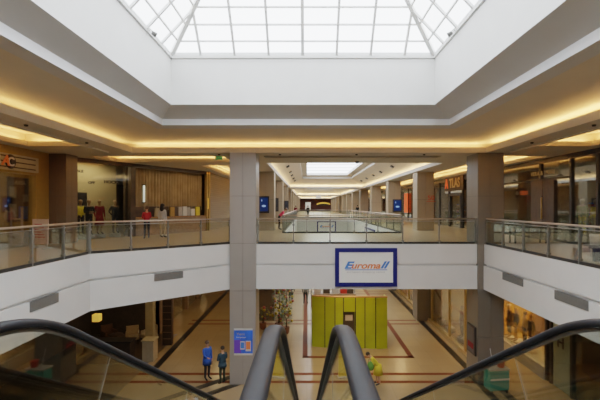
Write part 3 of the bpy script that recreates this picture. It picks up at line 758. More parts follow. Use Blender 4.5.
# ================================================================= upper left shop
t=thing('shop_sign','long shop sign with dark stripes and white and red letters above the ochre shop front','sign',(-11.28,15.6,EY+1.37),PI/2)
sb=MB().box(-2.2,1.45,-.12,0,0,.60).build('sign_box',M['tan'],t)
st=MB()
for z in (.10,.30,.50): st.box(-2.2,1.25,-.13,-.12,z-.025,z+.025)
st.build('stripes',M['darkwood'],sb)
MB().lathe(0,0,[(.27,-.01),(.27,.02)],24).build('emblem_disc',M['dark'],t).matrix_local=Matrix.Translation((-.20,-.14,.30))@Matrix.Rotation(PI/2,4,'X')
text('lettering','S',.50,M['cwhite'],sb,(-.86,-.17,.30),(PI/2,0,0),0,.01,1.2,.01)['label']='white letter on the sign'
text('lettering','A',.52,M['ltorange'],sb,(-.50,-.18,.30),(PI/2,0,0),.2,.01,1.1,.015)['label']='red letter on the sign'
text('lettering','C',.46,M['cwhite'],sb,(-.20,-.17,.28),(PI/2,0,0),0,.01,1.1,.01)['label']='white letter on the sign'
t=thing('poster','dark grey poster with collage of photos inside the ochre shop window','poster',(-12.0,17.05,EY-.66),PI/2)
sh=MB().box(-.6,.68,0,.04,0,1.85).build('poster_sheet',M['posterd'],t)
MB().box(-.5,-.1,-.006,0,.15,.75).box(-.5,-.12,-.006,0,1.0,1.45).box(.3,.6,-.006,0,.85,1.15).build('photo_print',M['grey'],sh); MB().box(.02,.58,-.006,0,.1,.65).build('blue_print',M['cblue'],sh)
text('lettering','AVEA',.24,M['ltgreyp'],sh,(.1,-.01,1.62),(PI/2,0,0),0,.003,1.1)
t=thing('notice_board','pale pinkish notice board on feet by the left railing','sign',(-10.4,16.0,UF),-.25)
bd=MB().box(-.38,.38,-.02,.02,.16,1.14).build('board',M['pod'],t,.01)
for x in (-.3,.3): MB().box(x-.02,x+.02,-.2,.2,0,.04).box(x-.02,x+.02,-.02,.02,.04,.18).build('foot',M['steel'],t)
ln=MB()
for k in range(6): ln.box(-.26,.26-.08*(k%3),-.024,-.02,.42+.1*k,.45+.1*k)
ln.build('printed_lines',M['cred'],bd)
def gate(loc,label):
    t=thing('security_gate',label,'gate',loc,0,'shop security gates')
    for x in (-.22,.22): MB().box(x-.025,x+.025,-.03,.03,.05,1.6).build('post',M['pod'],t)
    MB().box(-.26,.26,-.08,.08,0,.05).build('base',M['grey'],t); MB().box(-.2,.2,-.01,.01,.5,.55).box(-.2,.2,-.01,.01,1.1,1.15).build('crossbar',M['pod'],t)
gate((-11.75,16.6,UF),'pale security gate inside the ochre shop entrance')

# ================================================================= figures
def figure_mesh(name, cols, H=1.72, lean=0.0, arms='down', stride=0.0, female=False, skirt=False, hairc=None, skinm=None, sleeve=True, headturn=0):
    # cols: dict top, bottom ; returns (mesh, head centre, lean matrix)
    k=H/1.75
    J={}; E=[]; Rr={}
    def j(n,p,r,par=None): J[n]=Vector(p); Rr[n]=r; E.append((par,n)) if par else None
    sw=.165 if female else .19
    j('pel',(0,0,.96),(.165 if not skirt else .17,.115)); j('sp',(0,0,1.13),(.14 if female else .17,.115),'pel'); j('ch',(0,.0,1.32),(.17 if female else .205,.13),'sp')
    j('nk',(0,-.005,1.47),(.062,.062),'ch'); j('nk2',(0,.005,1.53),(.055,.055),'nk'); j('hd',(0,.02,1.60),(.072,.085),'nk2'); j('hd2',(0,.02,1.67),(.078,.095),'hd'); j('crn',(0,.01,1.725),(.055,.065),'hd2')
    for s,n in ((-1,'L'),(1,'R')):
        j('sh'+n,(s*sw,0,1.41),(.07,.07),'ch')
        if arms=='down': el=(s*(sw+.06),-.03,1.13); wr=(s*(sw+.05),.06,.89); pd=Vector((0,.02,-.09))
        elif arms=='fold': el=(s*(sw+.05),.03,1.14); wr=(s*.06,.22,1.13+.03*s); pd=Vector((-s*.08,.03,.0))
        elif arms=='reach': el=(s*(sw+.03),.14,1.18); wr=(s*(sw-.02),.36,1.12); pd=Vector((0,.09,-.02))
        elif arms=='back': el=(s*(sw+.08),-.12,1.14); wr=(s*.08,-.17,.96); pd=Vector((-s*.07,-.02,-.03))
        else: # one arm forward (right)
            if s>0: el=(s*(sw+.05),.12,1.17); wr=(s*(sw+.03),.34,1.10); pd=Vector((0,.09,0))
            else: el=(s*(sw+.06),-.03,1.13); wr=(s*(sw+.05),.05,.89); pd=Vector((0,.02,-.09))
        j('el'+n,el,(.052,.052),'sh'+n); j('wr'+n,wr,(.030,.026),'el'+n)
        w=Vector(wr); j('pm'+n,w+pd,(.038,.022),'wr'+n)
        pdn=pd.normalized(); side=pdn.cross(Vector((s*.3,.2,1)) if abs(pdn.z)<.7 else Vector((s,0,0))).normalized()
        curl=side.cross(pdn).normalized()*(1 if s>0 else -1)
        for q,(off,ln) in enumerate(((-.030,.065),(-.010,.078),(.010,.074),(.030,.058))):
            a=w+pd+side*off+pdn*.03; j('f%d%s'%(q,n),a+pdn*ln*.5+curl*.006,(.0095,.0095),'pm'+n); j('g%d%s'%(q,n),a+pdn*ln+curl*.022,(.008,.008),'f%d%s'%(q,n))
        th=w+pd*.45-side*.045; j('t0'+n,th,(.012,.012),'wr'+n); j('t1'+n,th+pdn*.05-side*.012,(.010,.010),'t0'+n)
        st=stride*s
        j('hp'+n,(s*.09,0,.90),(.095,.10),'pel'); j('kn'+n,(s*.10,.03+st*.55,.50),(.062,.066),'hp'+n); j('an'+n,(s*.10,st-.01,.09+max(0,-st)*.15),(.042,.045),'kn'+n); j('ft'+n,(s*.115,st+.13,.045+max(0,-st)*.0),(.045,.035),'an'+n); j('to'+n,(s*.12,st+.20,.03),(.035,.022),'ft'+n)
    LM=Matrix.Translation((0,0,.96))@Matrix.Rotation(-lean,4,'X')@Matrix.Translation((0,0,-.96))
    up={'pel'}; legs=('hp','kn','an','ft','to')
    for n in J:
        if not n.startswith(legs) and n!='pel':
            J[n]=LM@J[n]
            if lean and (n.startswith(('el','wr','pm','f','g','t0','t1')) and not n.startswith('ft')) and arms=='down':
                # arms hang
                s=-1 if n.endswith('L') else 1
                pass
    names=list(J); idx={n:i for i,n in enumerate(names)}
    me=bpy.data.meshes.new('tmp'); me.from_pydata([J[n]*k for n in names],[(idx[a],idx[b]) for a,b in E],[])
    o=bpy.data.objects.new('tmp',me); C.objects.link(o)
    md=o.modifiers.new('s','SKIN'); md.use_smooth_shade=True
    sv=me.skin_vertices[0].data
    for n in names: sv[idx[n]].radius=(Rr[n][0]*k,Rr[n][1]*k); sv[idx[n]].use_root=(n=='pel')
    ss=o.modifiers.new('u','SUBSURF'); ss.levels=1; ss.render_levels=1
    dg=bpy.context.evaluated_depsgraph_get(); out=bpy.data.meshes.new_from_object(o.evaluated_get(dg)); bpy.data.objects.remove(o); bpy.data.meshes.remove(me)
    out.name=name
    mats=[cols['top'],cols['bottom'],skinm or M['skin'],cols.get('shoe',M['shoe'])]
    out.materials.clear()
    for m in mats: out.materials.append(m)
    def region(n):
        if n.startswith(('nk2','hd','crn','wr','pm','f0','f1','f2','f3','g','t0','t1')): return 2
        if n.startswith(('ft','to')): return 3
        if n.startswith(('hp','kn','an')): return 1 if not skirt or n.startswith('hp') else 2
        return 0
    segs=[]
    for a,b in E: segs.append((J[a]*k,J[b]*k,a,b))
    zsplit=.93 if not skirt else .90
    for p in out.polygons:
        c=p.center; best=1e9; bn=None
        for a,b,na,nb in segs:
            ab=b-a; t=max(0,min(1,(c-a).dot(ab)/max(ab.length_squared,1e-9))); d=(a+ab*t-c).length
            if d<best:
                best=d; r=region(nb)
                if nb.startswith('wr'): r=0 if (sleeve and t<.9) else (2 if t>.0 else 0)
                if nb.startswith('hp'): r=1
                if nb=='nk': r=0 if t<.75 else 2
                if nb.startswith('an') and t>.95: r=3 if not skirt else 2
                if nb.startswith('ft') and t<.1: r=3
                bn=r
        p.material_index=bn; p.use_smooth=True
    hc=J['hd2']*k; return out,hc,LM,k
def person(label, loc, rz, top, bottom, H=1.72, hair='short', hairm=None, name='person', cat='person', skinm=None, skirt=None, group=None, tunic=None, **kw):
    kw2=dict(kw); kw2['skirt']=bool(skirt)
    me,hc,LM,k=figure_mesh('body',{'top':M[top],'bottom':M[bottom]},H,skinm=skinm,**kw2)
    t=thing(name,label,cat,loc,rz,group)
    b=bpy.data.objects.new('body',me); C.objects.link(b); b.parent=t
    R=LM.to_3x3()
    hairm=hairm or M['hair']
    fc=lambda v: hc+R@(Vector(v)*k)
    if name=='person':
        f=MB()
        for s in (-1,1): f.ball(fc((s*.032,.078,-.015)),.011*k,0,6,4)
        f.build('eyes',M['hair'],t)
        n=MB(); n.add([fc((0,.085,.0)),fc((-.016,.082,-.045)),fc((.016,.082,-.045)),fc((0,.118,-.042))],[(0,1,3),(0,3,2),(1,2,3)]); n.build('nose',M['skin'],t)
        m_=MB(); m_.add([fc((-.024,.083,-.075)),fc((.024,.083,-.075)),fc((.02,.088,-.085)),fc((-.02,.088,-.085))],[(0,1,2,3)]); m_.build('mouth',M['cdred'],t)
        e=MB()
        for s in (-1,1): e.ball(fc((s*.085,-.005,-.02)),(.012*k,.02*k,.03*k),0,6,5)
        e.build('ears',M['skin'],t)
    if hair:
        hmb=MB()
        if hair=='short': hmb.ball(hc+R@(Vector((0,-.022,.022))*k),(.097*k,.108*k,.098*k),0,14,9)
        elif hair=='cap': hmb.ball(hc+R@(Vector((0,-.0,.05))*k),(.097*k,.112*k,.07*k),0,14,9)
        else:
            hmb.ball(hc+R@(Vector((0,-.025,.02))*k),(.112*k,.12*k,.108*k),0,14,9); hmb.ball(hc+R@(Vector((0,-.075,-.13))*k),(.13*k,.065*k,.18*k),0,14,9)
        hmb.build('hair' if hair!='cap' else 'cap',hairm,t)
    if tunic:
        MB().lathe(0,0,[(.175*k,1.02*k),(.195*k,.9*k),(.205*k,tunic*k),(.19*k,tunic*k+.01)],16).build('shirt_hem',M[top],t)
    if skirt:
        zt=.98*k; zb=skirt*k
        sk=MB().lathe(0,0,[(.165*k,zt),(.19*k,zt-.12),(.24*k,zb),(.22*k,zb+.01)],16); sk.build('skirt',M[bottom],t)
    return t
U=UF
# lower floor people
def floor_at(px,py): Y=EY*F/(py-CY); return ((px-CX)/F*Y,Y,0)
x,y,_=floor_at(207,379); person('person in bright blue tunic and dark trousers facing a man in dark teal',(x,y,0),-PI/2-.7,'cblue','cdark',1.68,hairm=M['brhair'],arms='one',tunic=.68)
x,y,_=floor_at(222.5,384); person('person in dark teal shirt and green trousers with back turned next to the grey column',(x,y,0),.8,'cteal','cgreen',1.62,arms='fold',tunic=.82)
x,y,_=floor_at(378,384.5); t=person('person in yellow tunic bending forward beside the right inner handrail',(x,y,0),PI/2,'cyellow','cyellow',1.55,lean=.75,arms='reach',skirt=.5,stride=.06)
bag=MB().ball((0,0,0),(.16,.12,.2),0,12,8).tube([(-.12,0,.12),(-.08,0,.3),(.08,0,.3),(.12,0,.12)],.012,6,1); ob=bag.build('shoulder_bag',[M['clgreen'],M['shoe']]); ob.location=(x-.34,y-.17,.86); tag(ob,'green shoulder bag carried by the person in yellow','bag')
x,y,_=floor_at(291,303.5); person('person in dark clothes walking away under the bridge, only the legs in view',(x,y,0),.1,'cdark','cdark',1.74,stride=.14)
x,y,_=floor_at(305.5,304); person('person in grey top and dark trousers walking behind the lime kiosk corner',(x,y,0),-.2,'vent','cdark',1.70,stride=.16)
x,y,_=floor_at(188,440); person('person with brown hair and light blue shirt passing behind the left escalator handrail',(-3.78,13.35,0),.4,'clblue','cblue',1.68,hairm=M['brhair'])
# upper gallery people
p=P(146,0,20.5); person('woman in red top at the railing before the brown drapes',(p.x,20.6,U),.6,'cred','cdark',1.62,hair='short',hairm=M['brhair'],female=True,arms='fold')
p=P(162.5,0,21.3); person('woman with long black hair in white top before the brown drapes',(p.x,21.3,U),-.3,'cwhite','cbeige',1.74,hair='long',female=True)
p=P(281.5,0,30); person('person in pink top leaning over the corridor railing',(-1.95,28.6,U),-PI/2,'cpink','cdark',1.70,lean=.8,arms='reach',hairm=M['brhair'])
person('distant person in dark red top at the left end of the far railing',(-1.62,58.9,U),.4,'cdred','cdark',1.7)
person('tiny distant person in black standing at the far railing',(P(308,0,57).x,58.6,U),.2,'cdark','cdark',1.7,stride=.08)
person('distant person in dark clothes under the right corridor columns, the left of a pair',(P(357.5,0,61).x,61,U),.2,'cdark','cdark',1.75)
person('distant person in white under the right corridor columns, the right of a pair',(P(361,0,61).x,61.4,U),-.2,'cwhite','cdark',1.72)
# mannequins
def mannequin(label,loc,rz,top,bottom,H=1.74,hair=None,hm=None,plinth=.2,grp=None,skirt=None,arms='down',female=False):
    t=person(label,(loc[0],loc[1],loc[2]+plinth),rz,top,bottom,H,hair,hm,'mannequin','mannequin',M['manq'],skirt,grp,arms=arms,female=female)
    if plinth: MB().lathe(0,0,[(.28,-plinth),(.28,-.01),(.26,0)],18).build('plinth',M['grey'],t)
    return t
for px,tp,bt,sk,am,lb in ((89,'cdark','cdark',None,'fold','mannequin in black outfit behind the tan display glass'),(99.5,'cdred','cdred',.45,'down','mannequin in long dark red dress in the display window'),(115,'cdark','cdark',None,'back','mannequin in black jacket and white tie strip, third in the display window'),(80.5,'cyellow','cdark',None,'down','mannequin in mustard yellow top beside the brown pier')):
    of=1.15 if px==80.5 else .6; s_=dsolve(px,of); q=dpt(s_,of,U); mannequin(lb,q,DANG+PI-.2,tp,bt,1.74,'short',M['manq'],.2,'left window mannequins',sk,am)
t=thing('window_poster','dark poster beside the brown pier in the display window','poster',dpt(dsolve(79,1.3),1.42,EY-.1),DANG)
MB().box(-.5,.5,-.03,.03,0,.8).build('poster_sheet',M['posterd'],t)
o=text('lettering','HOCKS',.20,M['dark'],None,dpt(dsolve(112,-.03),-.03,EY+1.22),(PI/2,0,DANG),0,.004,1.35,.012); o.name='window_lettering'; tag(o,'dark letters on the tan display window above the third mannequin','lettering')
o=text('lettering','OFF',.17,M['dark'],None,dpt(dsolve(91.5,-.03),-.03,EY+1.14),(PI/2,0,DANG),0,.004,1.2,.01); o.name='window_lettering'; tag(o,'short dark word on the display window left of the longer one','lettering')
o=text('lettering','SALE',.17,M['dark'],None,dpt(dsolve(79,-.03),-.03,EY+1.66),(PI/2,0,DANG),0,.004,1.2,.01); o.name='window_lettering'; tag(o,'dark word high on the display glass beside the brown pier','lettering')
# drapes
mb=MB(); n=150; s0,s1=SPL+.35,DLEN-.35; vs=[];fs=[]
for i in range(n+1):
    s_=s0+(s1-s0)*i/n; off=.40+.10*math.sin(i*PI/3)+.03*math.sin(i*1.3)
    vs+=[(s_,off,EY-.25),(s_,off,UC)]
for i in range(n): fs.append((2*i,2*i+2,2*i+3,2*i+1))
mb.add(vs,fs,0,True)
o=mb.build('drape',M['curtain']); dobj(o); tag(o,'long pleated brown drape hanging along the slanted shop wall','curtain')
t=thing('display_counter','dark display counter with back panel below the brown drape','counter',(DO.x,DO.y,U),DANG)
MB().box(s0,s1,-.05,.32,0,.98).build('body',M['midwood'],t); MB().box(s0-.02,s1+.02,-.09,.34,.98,1.02).build('worktop',M['wood'],t); MB().box(s0,s1,.30,.36,1.02,1.62).build('back_panel',M['darkwood'],t)
for px,m,hh in ((157,'cbeige',.5),(172,'gold',.56),(176,'darkwood',.55),(180,'grey',.58),(184.5,'ltgreyp',.6),(188,'grey',.55),(192.5,'ltgreyp',.45),(197.5,'yellow',.58)):
    s_=dsolve(px,.1); q=dpt(s_,.1,U+1.02)
    t=thing('fabric_roll',{'cbeige':'beige','gold':'ochre','darkwood':'dark brown','grey':'grey','ltgreyp':'pale grey','yellow':'yellow'}[m]+' fabric sample standing on the display counter, '+('%s'%{157:'nearest the white topped woman',172:'left of the dark brown one',176:'between ochre and grey ones',180:'beside the dark brown one',184.5:'tallest pale one',188:'between the two pale ones',192.5:'short one beside the yellow',197.5:'last on the right'}[px]),'fabric',q,DANG,'fabric samples')
    MB().box(-.17,.17,-.05,.05,0,hh).build('sample',M[m],t,.02); MB().box(-.19,.19,-.07,.07,0,.02).build('stand',M['dark'],t)
t=thing('wall_lamp','slim upright wall lamp glowing pale green on the brown drape','lamp',dpt(dsolve(144,.3),.3,EY+.17),DANG)
MB().cyl(0,0,.05,1.0,.055,12).build('lamp_tube',M['whiteglow'],t); MB().box(-.07,.07,-.05,.08,0,.05).box(-.07,.07,-.05,.08,1.0,1.05).build('bracket',M['dark'],t)
dobj(struct('trim_15', MB().box(DLEN-.32,DLEN-.22,-.1,.1,UF,UC).box(DLEN-.12,DLEN+.02,-.1,.15,UF,UC), M['goldmetal'], 'gold posts at the end of the drape wall'))
t=thing('light_panel','small lit panel between the gold posts at the end of the drapes','lamp',dpt(DLEN-.17,0,EY-.2),DANG)
MB().box(-.05,.05,-.06,.06,0,.75).build('panel',M['lampglow'],t); MB().box(-.06,.06,-.07,.07,-.04,0).box(-.06,.06,-.07,.07,.75,.79).build('frame',M['dark'],t)

# ================================================================= right gallery things
dr=MB(); dr.box(11.52,11.66,19.15,20.05,UF,EY+1.24).box(11.52,11.66,20.09,21.1,UF,EY+1.24)
d1=struct('door_1',dr,M['darkwood'],'dark double door of the right gallery shop')
MB().tube([(11.44,20.0,EY-.63),(11.44,20.0,EY+.42)],.035,8).build('door_handle',M['goldmetal'],d1)
t=thing('shop_sign','pale lettering over the dark door of the right gallery shop','sign',(11.5,20.0,EY+1.5),-PI/2)
text('lettering','VERA & MORE',.30,M['tan'],t,(0,-.02,.1),(PI/2,0,0),0,.006,1.1,.004)
MB().box(-1.2,1.2,0,.03,-.12,-.09).build('mounting_bar',M['dark'],t)
t=thing('shop_sign','glowing red shop name inside the dark right gallery shop','sign',(12.6,24.05,EY+.55),-PI/2)
MB().box(-.78,.74,0,.05,-.02,.45).build('sign_board',M['dark'],t)
text('lettering','CELIO',.30,M['redglow'],t,(.25,-.02,.2),(PI/2,0,0),0,.006,1.0,.01)['label']='red glowing letters'
text('lettering','88',.30,M['ltgreyp'],t,(-.52,-.02,.2),(PI/2,0,0),0,.006,1.0,.01)['label']='grey figures'
MB().box(-.03,.03,.0,.05,.45,UC-EY-.55).build('hanger',M['dark'],t)
t=thing('shop_sign','gold shop letters with red initial over the corridor shop beyond the right column','sign',(11.42,32.0,EY+1.30),-PI/2)
MB().box(-2.0,2.0,0,.06,-.1,1.0).build('sign_board',M['darkwood'],t)
text('lettering','A',1.05,M['redglow'],t,(-1.45,-.04,.45),(PI/2,0,0),0,.02,.9,.02)['label']='red initial'
text('lettering','TLAS',1.0,M['goldmetal'],t,(.35,-.04,.45),(PI/2,0,0),0,.02,1.0,.02)['label']='gold letters'
d2=struct('door_2',MB().box(11.48,11.58,30.6,30.8,UF,EY+.9).box(11.48,11.58,33.0,33.2,UF,EY+.9).box(11.48,11.58,30.6,33.2,EY+.8,EY+1.0),M['dark'],'black framed entrance of the corridor shop')
t=thing('banner','glowing orange red banner on the corridor shop front between the right columns','banner',(11.4,47.3,EY-.75),-PI/2)
MB().box(-.8,.8,0,.05,0,2.2).build('banner_face',M['redglow'],t); MB().box(-.85,.85,.0,.07,-.06,0).box(-.85,.85,.0,.07,2.2,2.26).build('frame',M['grey'],t)
# mannequins in right window
mannequin('mannequin in pale green top in the right gallery window',(12.5,18.62,U),PI/2+.4,'clgreen','cyellow',1.7,'short',M['cbeige'],.25,'right window mannequins')
mannequin('mannequin in pale yellow top by the dark mullion of the right gallery window',(12.5,17.75,U),PI/2+.2,'cyellow','cbeige',1.66,'short',M['cbeige'],.25,'right window mannequins')
struct('wall_shop_display_right', MB().box(13.6,13.7,15.5,18.95,UF,EY+.9), M['tan'], 'tan display back in right gallery window')
# shelving inside the right shops
def shelf_unit(label,loc,rz,w,cols,seed=0,rows=4):
    rr=random.Random(seed); t=thing('shelf_unit',label,'shelf',loc,rz)
    fr=MB().box(-w/2,-w/2+.04,-.2,.2,0,2.0).box(w/2-.04,w/2,-.2,.2,0,2.0).box(-w/2,w/2,.17,.2,0,2.0); fr.build('frame',M['darkwood'],t)
    for k in range(rows): MB().box(-w/2+.04,w/2-.04,-.2,.17,.15+k*.46,.18+k*.46).build('shelf_board',M['midwood'],t)
    return t
def folded(label,loc,rz,ms,group):
    t=thing('folded_garments',label,'clothes',loc,rz,group)
    z=0
    for i,m in enumerate(ms): MB().box(-.16,.16,-.13,.13,z,z+.06).build('garment',M[m],t,.015); z+=.062
    return t
gm=['cdark','cred','cwhite','cblue','cgold','cbrown','clgreen','cbeige','cdred']
for i,(yy,lb) in enumerate(((22.6,'dark wooden shelf unit of folded clothes left of the dark double door'),(18.6,'dark wooden shelf unit of folded clothes right of the dark double door'),(29.0,'dark wooden shelf unit in the corridor shop behind the right column'),(34.8,'dark wooden shelf unit in the corridor shop beyond its black doorway'))):
    shelf_unit(lb,(13.2,yy,U),-PI/2,2.4,gm,i)
    proto=None
    for r in range(4):
        for c in range(4):
            rr=random.Random(i*50+r*7+c); loc=(13.2-.02,yy-.78+.52*c,U+.18+r*.46)
            f=folded('folded garments on the '+lb.split(' of ')[0].split(' in ')[0]+[' left of the double door',' right of the double door',' behind the right column',' beyond the black doorway'][i],loc,-PI/2,rr.sample(gm,4),'folded clothes, unit '+'abcd'[i])
# bench, table
t=thing('bench','dark brown bench behind the right gallery railing','bench',(8.75,11.3,U))
MB().box(-.25,.25,-1.1,1.1,.38,.48).build('seat',M['darkwood'],t,.02)
for yy in (-.9,.9): MB().box(-.22,.22,yy-.06,yy+.06,0,.38).build('leg',M['dark'],t)
t=thing('display_table','low black display table behind the right gallery railing near the column','table',(9.85,18.3,U))
MB().box(-.75,.75,-.3,.3,.68,.75).build('table_top',M['dark'],t)
for x in (-.68,.68):
    for yy in (-.24,.24): MB().box(x-.03,x+.03,yy-.03,yy+.03,0,.68).build('leg',M['dark'],t)
t=thing('litter_bin','small pale bin behind the right railing at the picture edge','bin',(9.4,13.3,U))
MB().lathe(0,0,[(.17,0),(.2,.65),(.21,.66),(.21,.72),(.18,.74)],16).build('body',M['ltgreyp'],t); MB().lathe(0,0,[(.12,.741),(.1,.76)],16).build('lid_opening',M['dark'],t)

# ================================================================= screens on columns
def screen(label,loc,w,h,lit=True):
    t=thing('display_screen',label,'screen',loc)
    MB().box(-w/2,w/2,-.10,0,0,h).build('frame',M['dark'],t)
    sp=MB().box(-w/2+.09,w/2-.09,-.108,-.10,.12,h-.09).build('screen_panel',M['screen'] if lit else M['posterd'],t)
    if lit:
        MB().ball((.0,-.105,h*.42),(w*.22,.008,h*.07),0,12,6).ball((-w*.2,-.105,h*.75),(w*.05,.006,h*.08),0,8,5).build('graphic',M['screenlit'],sp)
yk=[17.7+9.75*k for k in range(12)]
a=P(259,213,yk[1]); screen('tall black framed screen with blue picture on the second left column',(P(264,0,yk[1]).x,yk[1],a.z),.70,1.12)
a=P(272,211.5,yk[2]); screen('dark blank screen on the third left column',(P(275.5,0,yk[2]).x,yk[2],a.z),.58,1.22,False)
a=P(286,209.5,yk[3]); screen('small dark screen on the fourth left column',(P(286.5,0,yk[3]).x,yk[3],a.z),.5,1.0,False)
a=P(394,212,yk[2]); screen('black framed blue screen on the third right column',(P(398.5,0,yk[2]-.5).x,yk[2],a.z),.84,1.15)
t=thing('price_sign','pair of small red figures on the second right column','sign',(P(431,0,yk[1]).x,yk[1]-.01,P(431,198,yk[1]).z))
text('lettering','50',.42,M['red'],t,(0,-.01,0),(PI/2,0,0),0,.006,1.1); MB().box(-.3,.3,-.006,.005,-.24,-.21).build('backing_bar',M['red'],t)

# exit sign, spotlights, floodlights, sensors
p=P(219,158,19.2)
t=thing('exit_sign','small green exit sign hanging under the ceiling left of the grey column','sign',(p.x,19.2,p.z-.08))
MB().box(-.17,.17,-.03,.03,0,.16).build('sign_box',M['exit'],t); MB().cyl(0,0,.16,UC-(p.z-.08),.01,6).build('rod',M['steel'],t)
text('lettering','EXIT',.11,M['cwhite'],t,(0,-.034,.08),(PI/2,0,0),0,.003,1.1)
for side,X,rz in (('left',-1.45,0),('right',6.45,0)):
    for i,Y in enumerate((31.1,36.0,39.9,44.4,48.7)):
        t=thing('ceiling_spotlight','dark square spotlight on the %s corridor ceiling slope, number %d from the bridge'%(side,i+1),'spotlight',(X,Y,EY+2.98),0,'corridor spotlights %s'%side)
        sg=1 if side=='left' else -1
        pl=MB().box(-.13,.13,-.22,.22,-.05,.05).build('housing',M['dark'],t); pl.rotation_euler=(0,-sg*.53,0)
        ln=MB().lathe(0,0,[(.11,-.07),(.11,-.05)],14).build('lens',M['grey'],t); ln.rotation_euler=(0,-sg*.53,0)
for px,lb,sg in ((155.5,'small grey floodlight on an arm on the left well wall',1),(447.5,'small grey floodlight on an arm on the right well wall',-1)):
    X=(SX0+.03) if sg>0 else (SX1-.03)
    Y=11.25; z=EY+4.86
    t=thing('floodlight',lb,'floodlight',(X,Y,z))
    MB().tube([(0,0,0),(sg*.1,0,.02),(sg*.2,.04,-.08)],.014,6).tube([(0,.2,0),(sg*.12,.02,.01)],.012,6).build('arm',M['ltgreyp'],t)
    h=MB().tube([(sg*.17,.0,-.10),(sg*.25,.08,-.14)],[.05,.07],12).build('lamp_head',M['vent'],t)
for px in (20,50,86,112):
    pass
i=0
for X,Ys in ((-7.95,(5.5,8.6,11.6,14.8)),(8.12,(5.5,8.6,11.6,14.8)),):
    for Y in Ys:
        i+=1
        t=thing('ceiling_sensor','tiny dark downlight under the %s gallery ceiling edge, %s along it'%('left' if X<0 else 'right',('first','second','third','fourth')[Ys.index(Y)]),'downlight',(X,Y,UC-.05),0,'gallery edge downlights')
        MB().lathe(0,0,[(.045,0),(.06,.05)],10).build('housing',M['dark'],t)
for X in (-3.9,-1.2,2.2,5.2):
    t=thing('ceiling_sensor','tiny dark downlight under the bridge ceiling edge, %s'%{-3.9:'above the grey column',-1.2:'right of the grey column',2.2:'over the middle of the bridge',5.2:'left of the right column'}[X],'downlight',(X,18.2,UC-.05),0,'bridge downlights')
    MB().lathe(0,0,[(.045,0),(.06,.05)],10).build('housing',M['dark'],t)
p=P(357,162,21)
t=thing('security_camera','small dark dome camera under the bridge ceiling before the corridor skylight','camera',(p.x,21.0,UC-.14))
MB().lathe(0,0,[(.02,0),(.09,.04),(.11,.1)],12).build('dome',M['dark'],t); MB().lathe(0,0,[(.12,.1),(.12,.14)],12).build('mount',M['grey'],t)
# distant hanging signs & far shop sign
for px,py,Y,w,h,lb in ((318.5,196.5,90,1.2,.9,'pale hanging sign board in the far corridor'),(308,206,72,.9,1.3,'white notice panel standing far down the corridor')):
    q=P(px,py,Y); t=thing('hanging_sign',lb,'sign',(q.x,Y,q.z))
    MB().box(-w/2,w/2,-.03,.03,-h/2,h/2).build('board',M['ltgreyp'],t)
    if py<200: MB().bar((-w*.4,0,h/2),(-w*.4,0,UC-q.z),.03).bar((w*.4,0,h/2),(w*.4,0,UC-q.z),.03).build('hanger',M['steel'],t)
    else: MB().bar((0,0,-h/2),(0,0,UF-q.z),.06).build('post',M['steel'],t)
t=thing('shop_sign','wide yellow arc sign on the dark red shop front at the far corridor end','sign',(P(323.5,0,133.8).x,133.85,EY+.3))
mb=MB(); vs=[];fs=[]
for i in range(17):
    a=PI*(.12+.76*i/16); vs+=[(-2.2*math.cos(a)*1.1,0,.9*math.sin(a)),(-2.2*math.cos(a)*1.02,0,.55*math.sin(a)-.1)]
for i in range(16): fs.append((2*i,2*i+1,2*i+3,2*i+2))
mb.add(vs,fs); mb.build('arc',M['lampglow'],t); MB().box(-2.0,2.0,.02,.05,-.2,.6).build('backing',M['darkwood'],t)

# ================================================================= lower right shop
for px,tp,bt,hr,hm,lb in ((509.5,'cbrown','cdark','cap','cwhite','mannequin in brown coat and white cap at the left of the lit lower window'),(516,'cdark','cgold','short','cgold','dark clad mannequin beside the white capped one'),(525,'cgold','cdark','short','hair','mannequin in golden jacket in the middle of the lit lower window'),(531,'cdark','cbrown','short','brhair','mannequin in black near the peach fashion print')):
    X=10.98; Y=Yx(px,X); mannequin(lb,(X,Y,.5),PI/2,tp,bt,1.72,hr,M[hm],.12,'lower window mannequins')
t=thing('fashion_print','large peach coloured portrait print in the lit lower window','poster',(11.6,Yx(538,11.6),.55),-PI/2)
MB().box(-.55,.55,-.02,.02,.5,3.0).build('print_sheet',M['wood'],t); MB().ball((0,-.03,2.35),(.28,.012,.4),0,16,10).ball((0,-.03,1.45),(.42,.012,.62),0,16,10).build('figure_print',M['postersk'],t); MB().ball((.02,-.028,2.62),(.33,.01,.3),0,14,8).build('hair_print',M['brhair'],t)
MB().cyl(-.4,0,0,.5,.015,6).cyl(.4,0,0,.5,.015,6).build('stand',M['dark'],t)
d3=struct('door_3',MB().box(10.57,10.63,16.5,17.6,0.02,3.6),M['frost'],'glass door with letter H on the lower right shop')
t=text('lettering','H',.62,M['dark'],None,(10.54,17.05,EY-5.70),(PI/2,0,-PI/2),0,.005,1.1,.02); t.name='door_lettering'; tag(t,'dark letter H on the glass door of the lower right shop','lettering')
t=thing('clothing_rack','chrome clothes rack inside the lit lower right shop','rack',(13.2,20.2,0),PI/2)
MB().tube([(-.9,0,0),(-.9,0,1.6),(.9,0,1.6),(.9,0,0)],.02,8).build('rail',M['steel'],t); MB().box(-.95,.95,-.22,-.18,0,.04).box(-.95,.95,.18,.22,0,.04).box(-.93,-.87,-.2,.2,0,.04).box(.87,.93,-.2,.2,0,.04).build('base',M['steel'],t)
